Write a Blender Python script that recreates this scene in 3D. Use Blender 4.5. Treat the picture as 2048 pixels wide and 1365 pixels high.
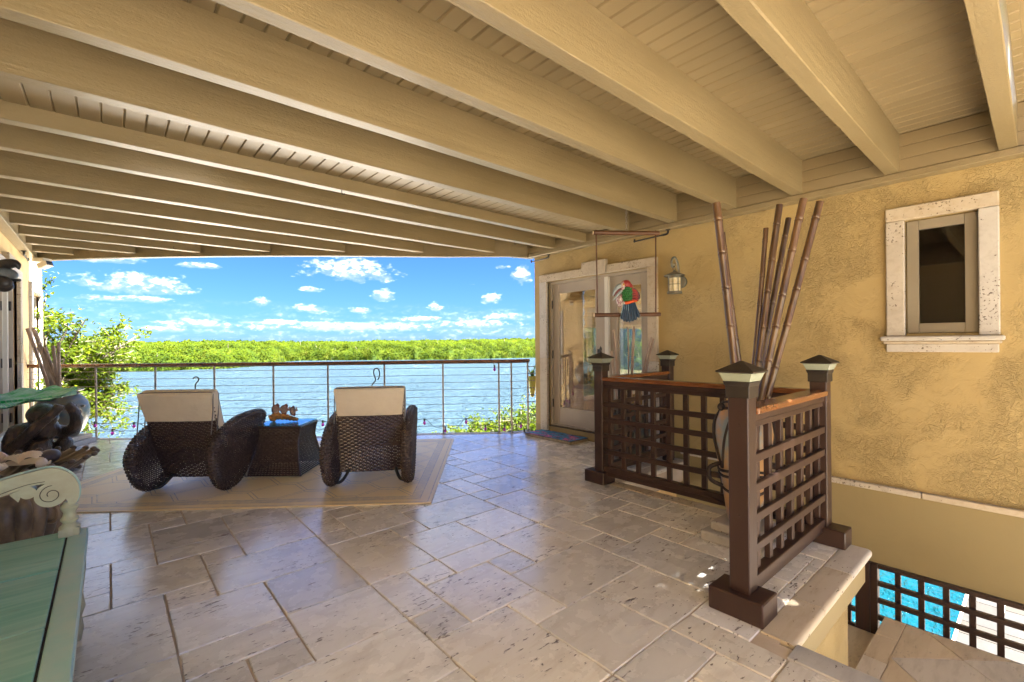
import bpy, bmesh, math, random
from mathutils import Vector, Matrix, noise as mnoise
R = math.radians
random.seed(7)
S = bpy.context.scene
COL = S.collection
for o in list(bpy.data.objects):
    bpy.data.objects.remove(o)

# ------------------------------------------------------------------ camera, sky, sun, exposure
cam_d = bpy.data.cameras.new('camera')
cam_d.sensor_width = 36.0
cam_d.lens = 925.0 / 2048.0 * 36.0
cam_d.shift_y = 0.0017
cam_d.clip_start = 0.05
cam_d.clip_end = 6000
cam = bpy.data.objects.new('camera', cam_d)
COL.objects.link(cam)
cam.matrix_world = (Matrix.Translation((0, 0, 1.24)) @ Matrix.Rotation(R(-41.1), 4, 'Z')
                    @ Matrix.Rotation(R(90), 4, 'X') @ Matrix.Rotation(R(-0.55), 4, 'Z'))
S.camera = cam

SUN_DIR = Vector((0.32, -0.42, 0.85)).normalized()      # towards the sun
SUN_EL = math.asin(SUN_DIR.z)
SUN_AZ = math.atan2(SUN_DIR.x, SUN_DIR.y)
SKY_STRENGTH = 0.05
CLOUD_STRENGTH = 0.33
S.view_settings.view_transform = 'Standard'
S.view_settings.look = 'None'
S.view_settings.exposure = 4.35
S.view_settings.gamma = 1.0
S.view_settings.use_curve_mapping = False
try:
    S.cycles.max_bounces = 12
    S.cycles.diffuse_bounces = 7
    S.cycles.glossy_bounces = 5
    S.cycles.transparent_max_bounces = 24
    S.cycles.transmission_bounces = 8
    S.cycles.caustics_reflective = True
    S.cycles.caustics_refractive = False
    S.cycles.sample_clamp_indirect = 6.0
    S.cycles.use_denoising = True
    S.cycles.blur_glossy = 0.6
except Exception:
    pass


class NT:
    """tiny helper to wire shader nodes"""
    def __init__(self, tree):
        self.t = tree
        self.n = tree.nodes
        self.l = tree.links

    def new(self, typ, **kw):
        nd = self.n.new(typ)
        for k, v in kw.items():
            setattr(nd, k, v)
        return nd

    def put(self, sock, v):
        if v is None:
            return
        if hasattr(v, 'is_output') or hasattr(v, 'links') and hasattr(v, 'node'):
            self.l.new(v, sock)
        else:
            if isinstance(v, (tuple, list)) and len(v) == 3 and sock.type == 'RGBA':
                v = (*v, 1)
            sock.default_value = v

    def math(self, op, a, b=None, c=None, clamp=False):
        nd = self.new('ShaderNodeMath', operation=op, use_clamp=clamp)
        self.put(nd.inputs[0], a)
        self.put(nd.inputs[1], b)
        self.put(nd.inputs[2], c)
        return nd.outputs[0]

    def mix(self, fac, a, b, blend='MIX'):
        nd = self.new('ShaderNodeMix', data_type='RGBA', blend_type=blend)
        self.put(nd.inputs['Factor'], fac)
        self.put(nd.inputs[6], a)
        self.put(nd.inputs[7], b)
        return nd.outputs[2]

    def ramp(self, fac, stops, interp='LINEAR'):
        nd = self.new('ShaderNodeValToRGB')
        cr = nd.color_ramp
        cr.interpolation = interp
        while len(cr.elements) < len(stops):
            cr.elements.new(0.5)
        for e, (p, c) in zip(cr.elements, stops):
            e.position = p
            e.color = (c, c, c, 1) if isinstance(c, (int, float)) else (*c, 1)
        self.put(nd.inputs[0], fac)
        return nd.outputs[0]

    def noise(self, vec, scale, detail=3, rough=0.5, dist=0.0):
        nd = self.new('ShaderNodeTexNoise')
        self.put(nd.inputs['Vector'], vec)
        nd.inputs['Scale'].default_value = scale
        nd.inputs['Detail'].default_value = detail
        nd.inputs['Roughness'].default_value = rough
        nd.inputs['Distortion'].default_value = dist
        return nd.outputs[0]

    def voronoi(self, vec, scale, feature='F1', rand=1.0):
        nd = self.new('ShaderNodeTexVoronoi', feature=feature)
        self.put(nd.inputs['Vector'], vec)
        nd.inputs['Scale'].default_value = scale
        nd.inputs['Randomness'].default_value = rand
        return nd.outputs[0]

    def mapping(self, vec, scale=(1, 1, 1), loc=(0, 0, 0), rot=(0, 0, 0)):
        nd = self.new('ShaderNodeMapping')
        self.put(nd.inputs['Vector'], vec)
        nd.inputs['Scale'].default_value = scale
        self.put(nd.inputs['Location'], loc)
        nd.inputs['Rotation'].default_value = rot
        return nd.outputs[0]

    def bump(self, height, dist, strength=1.0, normal=None):
        nd = self.new('ShaderNodeBump')
        nd.inputs['Strength'].default_value = strength
        nd.inputs['Distance'].default_value = dist
        self.put(nd.inputs['Height'], height)
        if normal is not None:
            self.put(nd.inputs['Normal'], normal)
        return nd.outputs[0]

    def objco(self):
        return self.new('ShaderNodeTexCoord').outputs['Object']

    def pos(self):
        return self.new('ShaderNodeNewGeometry').outputs['Position']

    def rnd(self):
        return self.new('ShaderNodeObjectInfo').outputs['Random']

    def sep(self, v):
        nd = self.new('ShaderNodeSeparateXYZ')
        self.put(nd.inputs[0], v)
        return nd.outputs

    def comb(self, x, y, z):
        nd = self.new('ShaderNodeCombineXYZ')
        for s, v in zip(nd.inputs, (x, y, z)):
            self.put(s, v)
        return nd.outputs[0]


# ---- world: Nishita sky with procedural cumulus
W = bpy.data.worlds.new('World')
S.world = W
W.use_nodes = True
w = NT(W.node_tree)
w.n.clear()
sky = w.new('ShaderNodeTexSky')
sky.sky_type = 'NISHITA'
sky.sun_disc = False
sky.sun_elevation = SUN_EL
sky.sun_rotation = SUN_AZ
sky.altitude = 0
sky.air_density = 1.0
sky.dust_density = 0.35
sky.ozone_density = 2.2
d = w.sep(w.new('ShaderNodeTexCoord').outputs['Generated'])
az = w.math('ARCTAN2', d[0], d[1])
el = w.math('ARCSINE', d[2])
pv = w.comb(w.math('MULTIPLY', az, 1.0), w.math('MULTIPLY', el, 1.9), 0.0)
n_big = w.noise(pv, 26, 7, 0.58, 0.3)
n_fine = w.noise(pv, 70, 6, 0.6, 0.2)
CLOUDS = [(0.3866, 0.1462, 0.0685, 0.0202), (0.0342, 0.1013, 0.0602, 0.0165), (0.034, 0.078, 0.0517, 0.0054), (0.125, 0.1416, 0.0257, 0.0046),
          (0.2191, 0.0794, 0.0155, 0.0083), (0.2971, 0.069, 0.0242, 0.0083), (0.4482, 0.1002, 0.0215, 0.011), (0.7381, 0.1405, 0.0171, 0.0147),
          (0.6761, 0.093, 0.0172, 0.011), (-0.0213, 0.1422, 0.0514, 0.0074), (0.5531, 0.075, 0.0155, 0.0074), (0.4004, 0.0686, 0.0173, 0.0055),
          (0.2527, 0.041, 0.0346, 0.0055), (0.5111, 0.0506, 0.0432, 0.0055), (0.7027, 0.0552, 0.0345, 0.0074), (0.3065, 0.1085, 0.0189, 0.0045),
          (0.3711, 0.0348, 0.1729, 0.0083), (0.1241, 0.0376, 0.0519, 0.0074),
          (0.0534, 0.028, 0.0519, 0.0055), (0.6379, 0.0395, 0.0691, 0.0092), (0.7038, 0.1619, 0.0119, 0.0037)]
dens = topness = None
for (a, e, sa, se) in CLOUDS:
    sa, se = sa * 1.2, se * 1.3
    q1 = w.math('MULTIPLY_ADD', az, 1 / sa, -a / sa)
    q2 = w.math('MULTIPLY_ADD', el, 1 / se, -e / se)
    q2 = w.math('MULTIPLY', q2, w.math('MULTIPLY_ADD', w.math('LESS_THAN', q2, 0.0), 0.5, 1.0))   # flatter undersides
    q = w.math('ADD', w.math('MULTIPLY', q1, q1), w.math('MULTIPLY', q2, q2))
    dens = q if dens is None else w.math('MINIMUM', dens, q)
    wt = w.math('MULTIPLY', w.math('MAXIMUM', w.math('SUBTRACT', 1.6, q), 0.0), q2)
    topness = wt if topness is None else w.math('ADD', topness, wt)
shape = w.math('SUBTRACT', 0.80, w.math('MULTIPLY', dens, 0.50))
shape = w.math('MAXIMUM', shape, -0.6)
# unseen cloud above the view, thickened to send more light into the porch
hz = w.math('ADD', w.math('MAXIMUM', d[2], 0.0), 0.12)
pl = w.comb(w.math('DIVIDE', d[0], hz), w.math('DIVIDE', d[1], hz), 0.0)
n_pl = w.noise(pl, 1.4, 6, 0.55, 0.2)
gen = w.math('MULTIPLY_ADD', n_pl, 5.0, -2.1)
gen = w.math('MULTIPLY', gen, w.ramp(el, [(0.20, 0.0), (0.34, 1.0)]))
# thin haze bank close to the horizon
bank = w.math('MULTIPLY', w.ramp(el, [(0.0, 0.10), (0.018, 0.24), (0.055, 0.20), (0.085, 0.0)]),
              w.ramp(w.noise(w.comb(az, w.math('MULTIPLY', el, 4.0), 0.0), 14, 6, 0.6, 0.4), [(0.42, 0.0), (0.66, 1.0)]))
dsum = w.math('ADD', shape, w.math('MULTIPLY', w.math('SUBTRACT', n_big, 0.5), 2.6))
dsum = w.math('ADD', dsum, w.math('MULTIPLY', w.math('SUBTRACT', n_fine, 0.5), 1.0))
alpha = w.ramp(dsum, [(0.10, 0.0), (0.50, 0.26), (1.05, 0.92)], 'EASE')
alpha = w.math('MAXIMUM', alpha, w.math('MULTIPLY', w.ramp(gen, [(0.0, 0.0), (0.7, 1.0)]), 0.92))
alpha = w.math('MAXIMUM', alpha, bank)
lit = w.math('ADD', w.math('MULTIPLY', w.math('MULTIPLY', topness, w.ramp(el, [(0.18, 1.0), (0.24, 0.0)])), 0.45), w.math('MULTIPLY', w.math('SUBTRACT', n_fine, 0.5), 2.6))
cl_col = w.mix(w.ramp(lit, [(0.0, 0.0), (0.25, 0.35), (0.75, 1.0)]), (0.155, 0.185, 0.225), (1.0, 1.0, 0.97))
tint = w.mix(1.0, sky.outputs[0], (0.061, 0.122, 0.272), 'MULTIPLY')
bg1 = w.new('ShaderNodeBackground')
w.put(bg1.inputs[0], tint)
bg1.inputs[1].default_value = SKY_STRENGTH
bg2 = w.new('ShaderNodeBackground')
w.put(bg2.inputs[0], cl_col)
bg2.inputs[1].default_value = CLOUD_STRENGTH
mx = w.new('ShaderNodeMixShader')
w.put(mx.inputs[0], alpha)
w.l.new(bg1.outputs[0], mx.inputs[1])
w.l.new(bg2.outputs[0], mx.inputs[2])
wo = w.new('ShaderNodeOutputWorld')
w.l.new(mx.outputs[0], wo.inputs[0])

sun_d = bpy.data.lights.new('sun', 'SUN')
sun_d.energy = 5.0
sun_d.angle = R(0.53)
sun_d.color = (1.0, 0.94, 0.85)
sun = bpy.data.objects.new('sun', sun_d)
COL.objects.link(sun)
sun.rotation_euler = SUN_DIR.to_track_quat('Z', 'Y').to_euler()


# ------------------------------------------------------------------ materials
def new_mat(name):
    m = bpy.data.materials.new(name)
    m.use_nodes = True
    t = NT(m.node_tree)
    b = m.node_tree.nodes['Principled BSDF']
    return m, t, b


def simple(name, col, rough=0.5, col2=None, nscale=6, stretch=(1, 1, 1), bump=None, metal=0.0, spec=0.5,
           rnd=0.0, coat=0.0, contrast=(0.35, 0.65), world=False, trans=0.0, fine=None):
    """principled paint/wood/metal with noise colour, bump and per-object variation"""
    m, t, b = new_mat(name)
    v = t.pos() if world else t.objco()
    if rnd:
        off = t.math('MULTIPLY', t.rnd(), 37.0)
        v2 = t.mapping(v, stretch, t.comb(off, off, off))
    else:
        v2 = t.mapping(v, stretch)
    c = None
    if col2 is not None:
        n = t.noise(v2, nscale, 5, 0.6)
        c = t.mix(t.ramp(n, [(contrast[0], 0.0), (contrast[1], 1.0)]), col, col2)
    if rnd:
        hv = t.new('ShaderNodeHueSaturation')
        t.put(hv.inputs['Value'], t.math('MULTIPLY_ADD', t.rnd(), rnd, 1.0 - rnd / 2))
        t.put(hv.inputs['Color'], c if c is not None else (*col, 1))
        c = hv.outputs[0]
    t.put(b.inputs['Base Color'], c if c is not None else (*col, 1))
    b.inputs['Roughness'].default_value = rough
    b.inputs['Metallic'].default_value = metal
    b.inputs['Specular IOR Level'].default_value = spec
    if coat:
        b.inputs['Coat Weight'].default_value = coat
        b.inputs['Coat Roughness'].default_value = 0.25
    if trans:
        b.inputs['Transmission Weight'].default_value = trans
    if bump:
        sc, dist = bump[0], bump[1]
        st = bump[2] if len(bump) > 2 else (1, 1, 1)
        h = t.noise(t.mapping(v, st), sc, 5, 0.6)
        nb = t.bump(h, dist)
        if fine:
            nb = t.bump(t.noise(t.mapping(v, (.5, 1, 1)), fine[0], 4, 0.65), fine[1], 1.0, nb)
        t.l.new(nb, b.inputs['Normal'])
    return m


def stucco_mat(name, c1, c2, amount=1.0, worms=True):
    m, t, b = new_mat(name)
    p = t.pos()
    big = t.noise(p, 0.9, 4, 0.6)
    mid = t.noise(p, 4.0, 5, 0.65, 0.6)
    col = t.mix(t.ramp(big, [(0.3, 0.0), (0.7, 1.0)]), c1, c2)
    col = t.mix(t.math('MULTIPLY', t.ramp(mid, [(0.45, 0.0), (0.7, 1.0)]), 0.16), col, tuple(x * 0.72 for x in c2))
    t.put(b.inputs['Base Color'], col)
    b.inputs['Roughness'].default_value = 0.75
    fine = t.noise(p, 55, 4, 0.6)
    h = t.math('MULTIPLY', fine, 0.12)
    if worms:
        n1 = t.noise(p, 17.0, 4, 0.55, 1.4)
        ridge = t.math('SUBTRACT', 1.0, t.math('MULTIPLY', t.math('ABSOLUTE', t.math('SUBTRACT', n1, 0.5)), 14.0), clamp=True)
        n2 = t.noise(p, 34.0, 4, 0.55, 1.8)
        ridge2 = t.math('SUBTRACT', 1.0, t.math('MULTIPLY', t.math('ABSOLUTE', t.math('SUBTRACT', n2, 0.5)), 11.0), clamp=True)
        mask = t.ramp(t.noise(p, 1.9, 5, 0.65, 0.5), [(0.44, 0.04), (0.60, 1.0)])
        plate = t.ramp(t.noise(p, 5.0, 5, 0.6, 0.8), [(0.45, 0.0), (0.53, 1.0)])
        h = t.math('ADD', h, t.math('MULTIPLY', t.math('ADD', ridge, t.math('MULTIPLY', ridge2, 0.6)), mask))
        h = t.math('ADD', h, t.math('MULTIPLY', plate, 0.35))
    t.l.new(t.bump(h, 0.0042 * amount, 1.0), b.inputs['Normal'])
    return m


def travertine_mat(name, light, mid, dark, rough=0.33, pits=1.0, stretch=(1.0, 1.6, 2.0), rnd=0.22, polish=0.5):
    m, t, b = new_mat(name)
    p = t.pos()
    r = t.rnd()
    off = t.math('MULTIPLY', r, 53.0)
    v = t.mapping(p, (1, 1, 1), t.comb(off, t.math('MULTIPLY', r, 91.0), t.math('MULTIPLY', r, 17.0)))
    vs = t.mapping(v, stretch)
    cloud = t.noise(vs, 3.0, 6, 0.62, 0.5)
    vein = t.noise(t.mapping(v, (2.0, 9.0, 9.0)), 2.2, 5, 0.6, 0.3)
    col = t.mix(t.ramp(cloud, [(0.22, 0.0), (0.50, 0.45), (0.80, 1.0)]), light, mid)
    col = t.mix(t.math('MULTIPLY', t.ramp(vein, [(0.5, 0.0), (0.75, 1.0)]), 0.45), col, dark)
    stain = t.ramp(t.noise(vs, 1.6, 8, 0.70, 0.9), [(0.54, 0.0), (0.80, 1.0)])
    col = t.mix(t.math('MULTIPLY', stain, 0.5), col, tuple(x * 0.6 for x in dark))
    # per tile shade: cream, rose, grey
    hv = t.new('ShaderNodeHueSaturation')
    t.put(hv.inputs['Value'], t.math('MULTIPLY_ADD', r, rnd, 1.0 - rnd * 0.62))
    r2 = t.math('FRACT', t.math('MULTIPLY', r, 7.31))
    t.put(hv.inputs['Saturation'], t.math('MULTIPLY_ADD', r2, 1.0, 0.35))
    t.put(hv.inputs['Color'], col)
    col = hv.outputs[0]
    # open pits, longer than wide, in clusters
    pv2 = t.mapping(v, (13.0, 40.0, 40.0), (0, 0, 0), (0, 0, 0.18))
    pn = t.noise(pv2, 1.6, 3, 0.55, 0.3)
    clus = t.ramp(t.noise(v, 3.2, 4, 0.6), [(0.40, 0.0), (0.62, 1.0)])
    thr = t.math('MULTIPLY_ADD', clus, -0.13, 0.715)
    pit = t.math('MULTIPLY', t.math('SUBTRACT', pn, thr), 22.0, clamp=True)
    pit = t.math('MULTIPLY', pit, pits)
    col = t.mix(t.math('MULTIPLY', pit, 0.85), col, (0.10, 0.07, 0.05))
    t.put(b.inputs['Base Color'], col)
    rr = t.math('MULTIPLY_ADD', t.noise(v, 7.0, 4, 0.6), 0.22, rough - 0.11)
    t.put(b.inputs['Roughness'], t.math('ADD', rr, t.math('MULTIPLY', pit, 0.4)))
    b.inputs['Specular IOR Level'].default_value = polish
    if polish > .6:
        b.inputs['Coat Weight'].default_value = 0.8
        b.inputs['Coat Roughness'].default_value = 0.20
        b.inputs['Coat IOR'].default_value = 1.8
    h = t.math('SUBTRACT', t.math('MULTIPLY', t.noise(v, 9.0, 5, 0.6), 0.25), pit)
    t.l.new(t.bump(h, 0.0022, 0.8), b.inputs['Normal'])
    return m


def glass_mat(name, tint=(0.86, 0.88, 0.86), rough=0.0, gain=1.0):
    m = bpy.data.materials.new(name)
    m.use_nodes = True
    t = NT(m.node_tree)
    t.n.clear()
    g = t.new('ShaderNodeNewGeometry')
    dp = t.new('ShaderNodeVectorMath', operation='DOT_PRODUCT')
    t.l.new(g.outputs['Incoming'], dp.inputs[0])
    t.l.new(g.outputs['Normal'], dp.inputs[1])
    om = t.math('SUBTRACT', 1.0, t.math('ABSOLUTE', dp.outputs['Value']), clamp=True)
    fac = t.math('MULTIPLY', t.math('MULTIPLY_ADD', t.math('POWER', om, 5.0), 0.95, 0.05), 1.5 * gain, clamp=True)
    tr = t.new('ShaderNodeBsdfTransparent')
    tr.inputs[0].default_value = (*tint, 1)
    gl = t.new('ShaderNodeBsdfGlossy')
    gl.inputs['Roughness'].default_value = rough
    gl.inputs['Color'].default_value = (1, 1, 1, 1)
    mxs = t.new('ShaderNodeMixShader')
    t.put(mxs.inputs[0], fac)
    t.l.new(tr.outputs[0], mxs.inputs[1])
    t.l.new(gl.outputs[0], mxs.inputs[2])
    out = t.new('ShaderNodeOutputMaterial')
    t.l.new(mxs.outputs[0], out.inputs[0])
    return m


def leaf_mat(name, cols, scale=2.0, trans=0.4, rough=0.45):
    m = bpy.data.materials.new(name)
    m.use_nodes = True
    t = NT(m.node_tree)
    b = t.n['Principled BSDF']
    p = t.pos()
    n = t.noise(p, scale, 4, 0.6)
    n2 = t.noise(p, scale * 9, 3, 0.6)
    f = t.math('ADD', t.math('MULTIPLY', n, 0.6), t.math('MULTIPLY', n2, 0.4))
    k = len(cols)
    col = t.ramp(f, [(0.34 + 0.32 * i / (k - 1), c) for i, c in enumerate(cols)])
    t.put(b.inputs['Base Color'], col)
    b.inputs['Roughness'].default_value = rough
    b.inputs['Specular IOR Level'].default_value = 0.10
    tl = t.new('ShaderNodeBsdfTranslucent')
    t.put(tl.inputs[0], t.mix(0.5, col, (0.30, 0.42, 0.02)))
    mxs = t.new('ShaderNodeMixShader')
    mxs.inputs[0].default_value = trans
    t.l.new(b.outputs[0], mxs.inputs[1])
    t.l.new(tl.outputs[0], mxs.inputs[2])
    out = t.n['Material Output']
    t.l.new(mxs.outputs[0], out.inputs[0])
    return m


M = {}
M['stucco'] = stucco_mat('stucco_yellow', (0.430, 0.322, 0.142), (0.388, 0.280, 0.114))
M['stucco_pale'] = stucco_mat('stucco_pale', (0.74, 0.55, 0.29), (0.66, 0.45, 0.21))
M['stucco_smooth'] = stucco_mat('stucco_smooth', (0.285, 0.224, 0.110), (0.262, 0.202, 0.096), 0.5, False)
M['paint_beam'] = simple('cream_paint_sawn', (0.262, 0.205, 0.112), 0.45, (0.230, 0.177, 0.093), 3, (0.4, 1, 1),
                         bump=(26, 0.006, (0.06, 1, 1)), rnd=0.06, world=True, coat=0.35, fine=(95, .0035))
M['paint_board'] = simple('cream_paint_board', (0.262, 0.205, 0.117), 0.45, (0.233, 0.181, 0.100), 2, (1, 0.3, 1),
                          bump=(30, 0.0012, (1, 0.08, 1)), rnd=0.08, world=True)
M['travertine'] = travertine_mat('travertine_floor', (0.90, 0.875, 0.81), (0.80, 0.76, 0.685), (0.52, 0.44, 0.345), rough=0.27, rnd=0.34, polish=0.7)
M['travertine_trim'] = travertine_mat('travertine_trim', (0.54, 0.485, 0.40), (0.47, 0.405, 0.32), (0.33, 0.245, 0.165), rough=0.55, rnd=0.08, polish=0.3)
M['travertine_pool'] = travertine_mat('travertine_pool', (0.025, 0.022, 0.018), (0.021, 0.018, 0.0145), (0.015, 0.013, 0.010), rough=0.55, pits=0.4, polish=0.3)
M['grout'] = simple('grout', (0.40, 0.30, 0.20), 0.85, (0.62, 0.54, 0.45), 1.3, bump=(60, 0.002), world=True)
M['brown_paint'] = simple('brown_paint', (0.034, 0.0165, 0.0125), 0.42, (0.047, 0.023, 0.017), 5, (1, 1, 0.3), bump=(40, 0.0008, (1, 1, 0.2)), rnd=0.12)
M['teak'] = simple('varnished_teak', (0.22, 0.078, 0.023), 0.24, (0.14, 0.045, 0.014), 7, (6, 1, 6), rnd=0.1, coat=0.4)
M['steel'] = simple('brushed_post', (0.22, 0.20, 0.19), 0.38, (0.30, 0.27, 0.25), 20, (1, 1, 0.1), metal=0.8)
M['cable'] = simple('steel_cable', (0.30, 0.28, 0.28), 0.35, metal=0.85)
M['black_metal'] = simple('black_metal', (0.016, 0.016, 0.017), 0.4, (0.03, 0.028, 0.026), 30)
M['wicker'] = simple('dark_wicker', (0.052, 0.036, 0.032), 0.27, (0.100, 0.068, 0.060), 45, spec=0.55)
M['wicker_core'] = simple('wicker_core', (0.012, 0.008, 0.007), 0.7)
M['cushion'] = simple('cushion_canvas', (0.82, 0.74, 0.58), 0.85, (0.77, 0.68, 0.52), 5, bump=(7, 0.010, (1, 1, 2.2)))
M['piping'] = simple('cushion_piping', (0.20, 0.19, 0.19), 0.8)
M['bamboo_dark'] = simple('bamboo_dark', (0.115, 0.060, 0.024), 0.32, (0.045, 0.024, 0.012), 3.5, (7, 7, 1), rnd=0.5, coat=0.3)
M['bamboo_pale'] = simple('bamboo_pale', (0.40, 0.31, 0.24), 0.5, (0.26, 0.18, 0.13), 6, (5, 5, 1), rnd=0.3)
M['swing_wood'] = simple('swing_wood', (0.13, 0.055, 0.02), 0.4, (0.085, 0.034, 0.013), 8, (1, 1, 3), rnd=0.1)
M['end_wood'] = simple('pale_cut_wood', (0.62, 0.46, 0.28), 0.6)
M['door_paint'] = simple('taupe_door_paint', (0.40, 0.355, 0.30), 0.4, (0.37, 0.325, 0.27), 3)
M['window_paint'] = simple('window_paint', (0.26, 0.225, 0.165), 0.4, (0.24, 0.205, 0.15), 3)
M['mullion'] = simple('pale_mullion', (0.66, 0.65, 0.60), 0.35)
M['glass'] = glass_mat('door_glass', (0.74, 0.74, 0.70), 0.0, 1.7)
M['glass_dark'] = glass_mat('window_glass', (0.55, 0.53, 0.5), 0.0, 0.5)
M['glass_table'] = glass_mat('table_glass', (0.62, 0.90, 0.86), 0.0, 0.7)
M['room_wall'] = simple('room_wall', (0.62, 0.46, 0.26), 0.7)
M['room_unlit'] = simple('room_unlit', (0.022, 0.014, 0.009), 0.7)  # near-black colour painting in the gloom of rooms behind glass
M['shade_cloth'] = simple('roman_shade', (0.56, 0.52, 0.36), 0.8)
M['white_plastic'] = simple('white_plastic', (0.72, 0.68, 0.60), 0.4)
M['lantern_metal'] = simple('verdigris_metal', (0.12, 0.15, 0.14), 0.5, (0.22, 0.18, 0.12), 14, metal=0.3)
M['seedy_glass'] = simple('seedy_amber_glass', (0.55, 0.42, 0.18), 0.2, (0.75, 0.70, 0.52), 14, spec=0.7)
M['lens'] = simple('frosted_lens', (0.28, 0.32, 0.245), 0.2, (0.33, 0.37, 0.30), 8, spec=0.6)
M['cap_black'] = simple('cap_black', (0.022, 0.017, 0.014), 0.42, (0.034, 0.026, 0.02), 16)
M['bulb'] = simple('purple_bulb', (0.42, 0.03, 0.50), 0.15, spec=0.6, trans=0.3)
M['far_land'] = simple('far_land', (0.07, 0.11, 0.02), 0.9)


# ------------------------------------------------------------------ mesh helpers
class MB:
    def __init__(self):
        self.v = []
        self.f = []

    def add(self, vs, fs):
        o = len(self.v)
        self.v += [tuple(x) for x in vs]
        self.f += [tuple(i + o for i in f) for f in fs]
        return self

    def box(self, x0, x1, y0, y1, z0, z1):
        return self.add([(x0, y0, z0), (x1, y0, z0), (x1, y1, z0), (x0, y1, z0), (x0, y0, z1), (x1, y0, z1), (x1, y1, z1), (x0, y1, z1)],
                        [(0, 3, 2, 1), (4, 5, 6, 7), (0, 1, 5, 4), (1, 2, 6, 5), (2, 3, 7, 6), (3, 0, 4, 7)])

    def cbox(self, c, s, rotz=0.0):
        cs, sn = math.cos(rotz), math.sin(rotz)
        vs = []
        for dz in (-.5, .5):
            for dx, dy in ((-.5, -.5), (.5, -.5), (.5, .5), (-.5, .5)):
                x, y = dx * s[0], dy * s[1]
                vs.append((c[0] + x * cs - y * sn, c[1] + x * sn + y * cs, c[2] + dz * s[2]))
        return self.add(vs, [(0, 3, 2, 1), (4, 5, 6, 7), (0, 1, 5, 4), (1, 2, 6, 5), (2, 3, 7, 6), (3, 0, 4, 7)])

    def tube(self, pts, r, n=8, cap=True, closed=False):
        pts = [Vector(p) for p in pts]
        k = len(pts)
        rr = r if isinstance(r, (list, tuple)) else [r] * k
        rings = []
        up = None
        for i, p in enumerate(pts):
            if closed:
                t = pts[(i + 1) % k] - pts[i - 1]
            else:
                t = pts[min(i + 1, k - 1)] - pts[max(i - 1, 0)]
            if t.length < 1e-9:
                t = Vector((0, 0, 1))
            t.normalize()
            if up is None:
                a = Vector((0, 0, 1)) if abs(t.z) < 0.9 else Vector((1, 0, 0))
                up = t.cross(a).normalized()
            else:
                up = (up - t * up.dot(t))
                if up.length < 1e-6:
                    up = t.orthogonal()
                up.normalize()
            bi = t.cross(up)
            rings.append([p + (up * math.cos(6.28318 * j / n) + bi * math.sin(6.28318 * j / n)) * rr[i] for j in range(n)])
        vs = [q for rg in rings for q in rg]
        fs = []
        m = k if closed else k - 1
        for i in range(m):
            i2 = (i + 1) % k
            for j in range(n):
                j2 = (j + 1) % n
                fs.append((i * n + j, i * n + j2, i2 * n + j2, i2 * n + j))
        if cap and not closed:
            fs.append(tuple(range(n))[::-1])
            fs.append(tuple((k - 1) * n + j for j in range(n)))
        return self.add(vs, fs)

    def lathe(self, prof, c=(0, 0, 0), n=24, wob=None, cap=True):
        vs = []
        fs = []
        k = len(prof)
        for i, (r, z) in enumerate(prof):
            for j in range(n):
                a = 6.28318 * j / n
                q = r * (wob(a, z, i) if wob else 1.0)
                vs.append((c[0] + q * math.cos(a), c[1] + q * math.sin(a), c[2] + z))
        for i in range(k - 1):
            for j in range(n):
                j2 = (j + 1) % n
                fs.append((i * n + j, i * n + j2, (i + 1) * n + j2, (i + 1) * n + j))
        if cap:
            fs.append(tuple(range(n))[::-1])
            fs.append(tuple((k - 1) * n + j for j in range(n)))
        return self.add(vs, fs)

    def prism(self, pts, a, b):
        """pts: list of 3D points of an outline, swept by vector b-a"""
        k = len(pts)
        d = Vector(b) - Vector(a)
        vs = [Vector(p) for p in pts] + [Vector(p) + d for p in pts]
        fs = [tuple(range(k))[::-1], tuple(range(k, 2 * k))]
        for i in range(k):
            j = (i + 1) % k
            fs.append((i, j, k + j, k + i))
        return self.add(vs, fs)

    def ball(self, c, r, nu=12, nv=8, rot=None):
        if not isinstance(r, (tuple, list)):
            r = (r, r, r)
        vs = []
        fs = []
        for i in range(nv + 1):
            th = math.pi * i / nv
            for j in range(nu):
                ph = 6.28318 * j / nu
                p = Vector((r[0] * math.sin(th) * math.cos(ph), r[1] * math.sin(th) * math.sin(ph), r[2] * math.cos(th)))
                if rot is not None:
                    p = rot @ p
                vs.append(p + Vector(c))
        for i in range(nv):
            for j in range(nu):
                j2 = (j + 1) % nu
                if i == 0:
                    fs.append((j, (i + 1) * nu + j, (i + 1) * nu + j2))
                elif i == nv - 1:
                    fs.append((i * nu + j, (i + 1) * nu + j, i * nu + j2))
                else:
                    fs.append((i * nu + j, (i + 1) * nu + j, (i + 1) * nu + j2, i * nu + j2))
        return self.add(vs, fs)

    def grid(self, fn, nu, nv, close_u=False):
        vs = [fn(i / nu, j / nv) for j in range(nv + 1) for i in range(nu + 1)]
        fs = [(j * (nu + 1) + i, j * (nu + 1) + i + 1, (j + 1) * (nu + 1) + i + 1, (j + 1) * (nu + 1) + i) for j in range(nv) for i in range(nu)]
        return self.add(vs, fs)

    def data(self, name, mat, smooth=None, bevel=0.0, shift=(0, 0, 0), seg=1):
        me = bpy.data.meshes.new(name)
        sx, sy, sz = shift
        me.from_pydata([(x - sx, y - sy, z - sz) for x, y, z in self.v], [], self.f)
        bm = bmesh.new()
        bm.from_mesh(me)
        bmesh.ops.recalc_face_normals(bm, faces=bm.faces)
        if bevel:
            ed = [e for e in bm.edges if len(e.link_faces) == 2 and e.calc_face_angle(0) > 0.6]
            bmesh.ops.bevel(bm, geom=ed, offset=bevel, segments=seg, affect='EDGES', profile=0.5)
        bm.to_mesh(me)
        bm.free()
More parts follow.
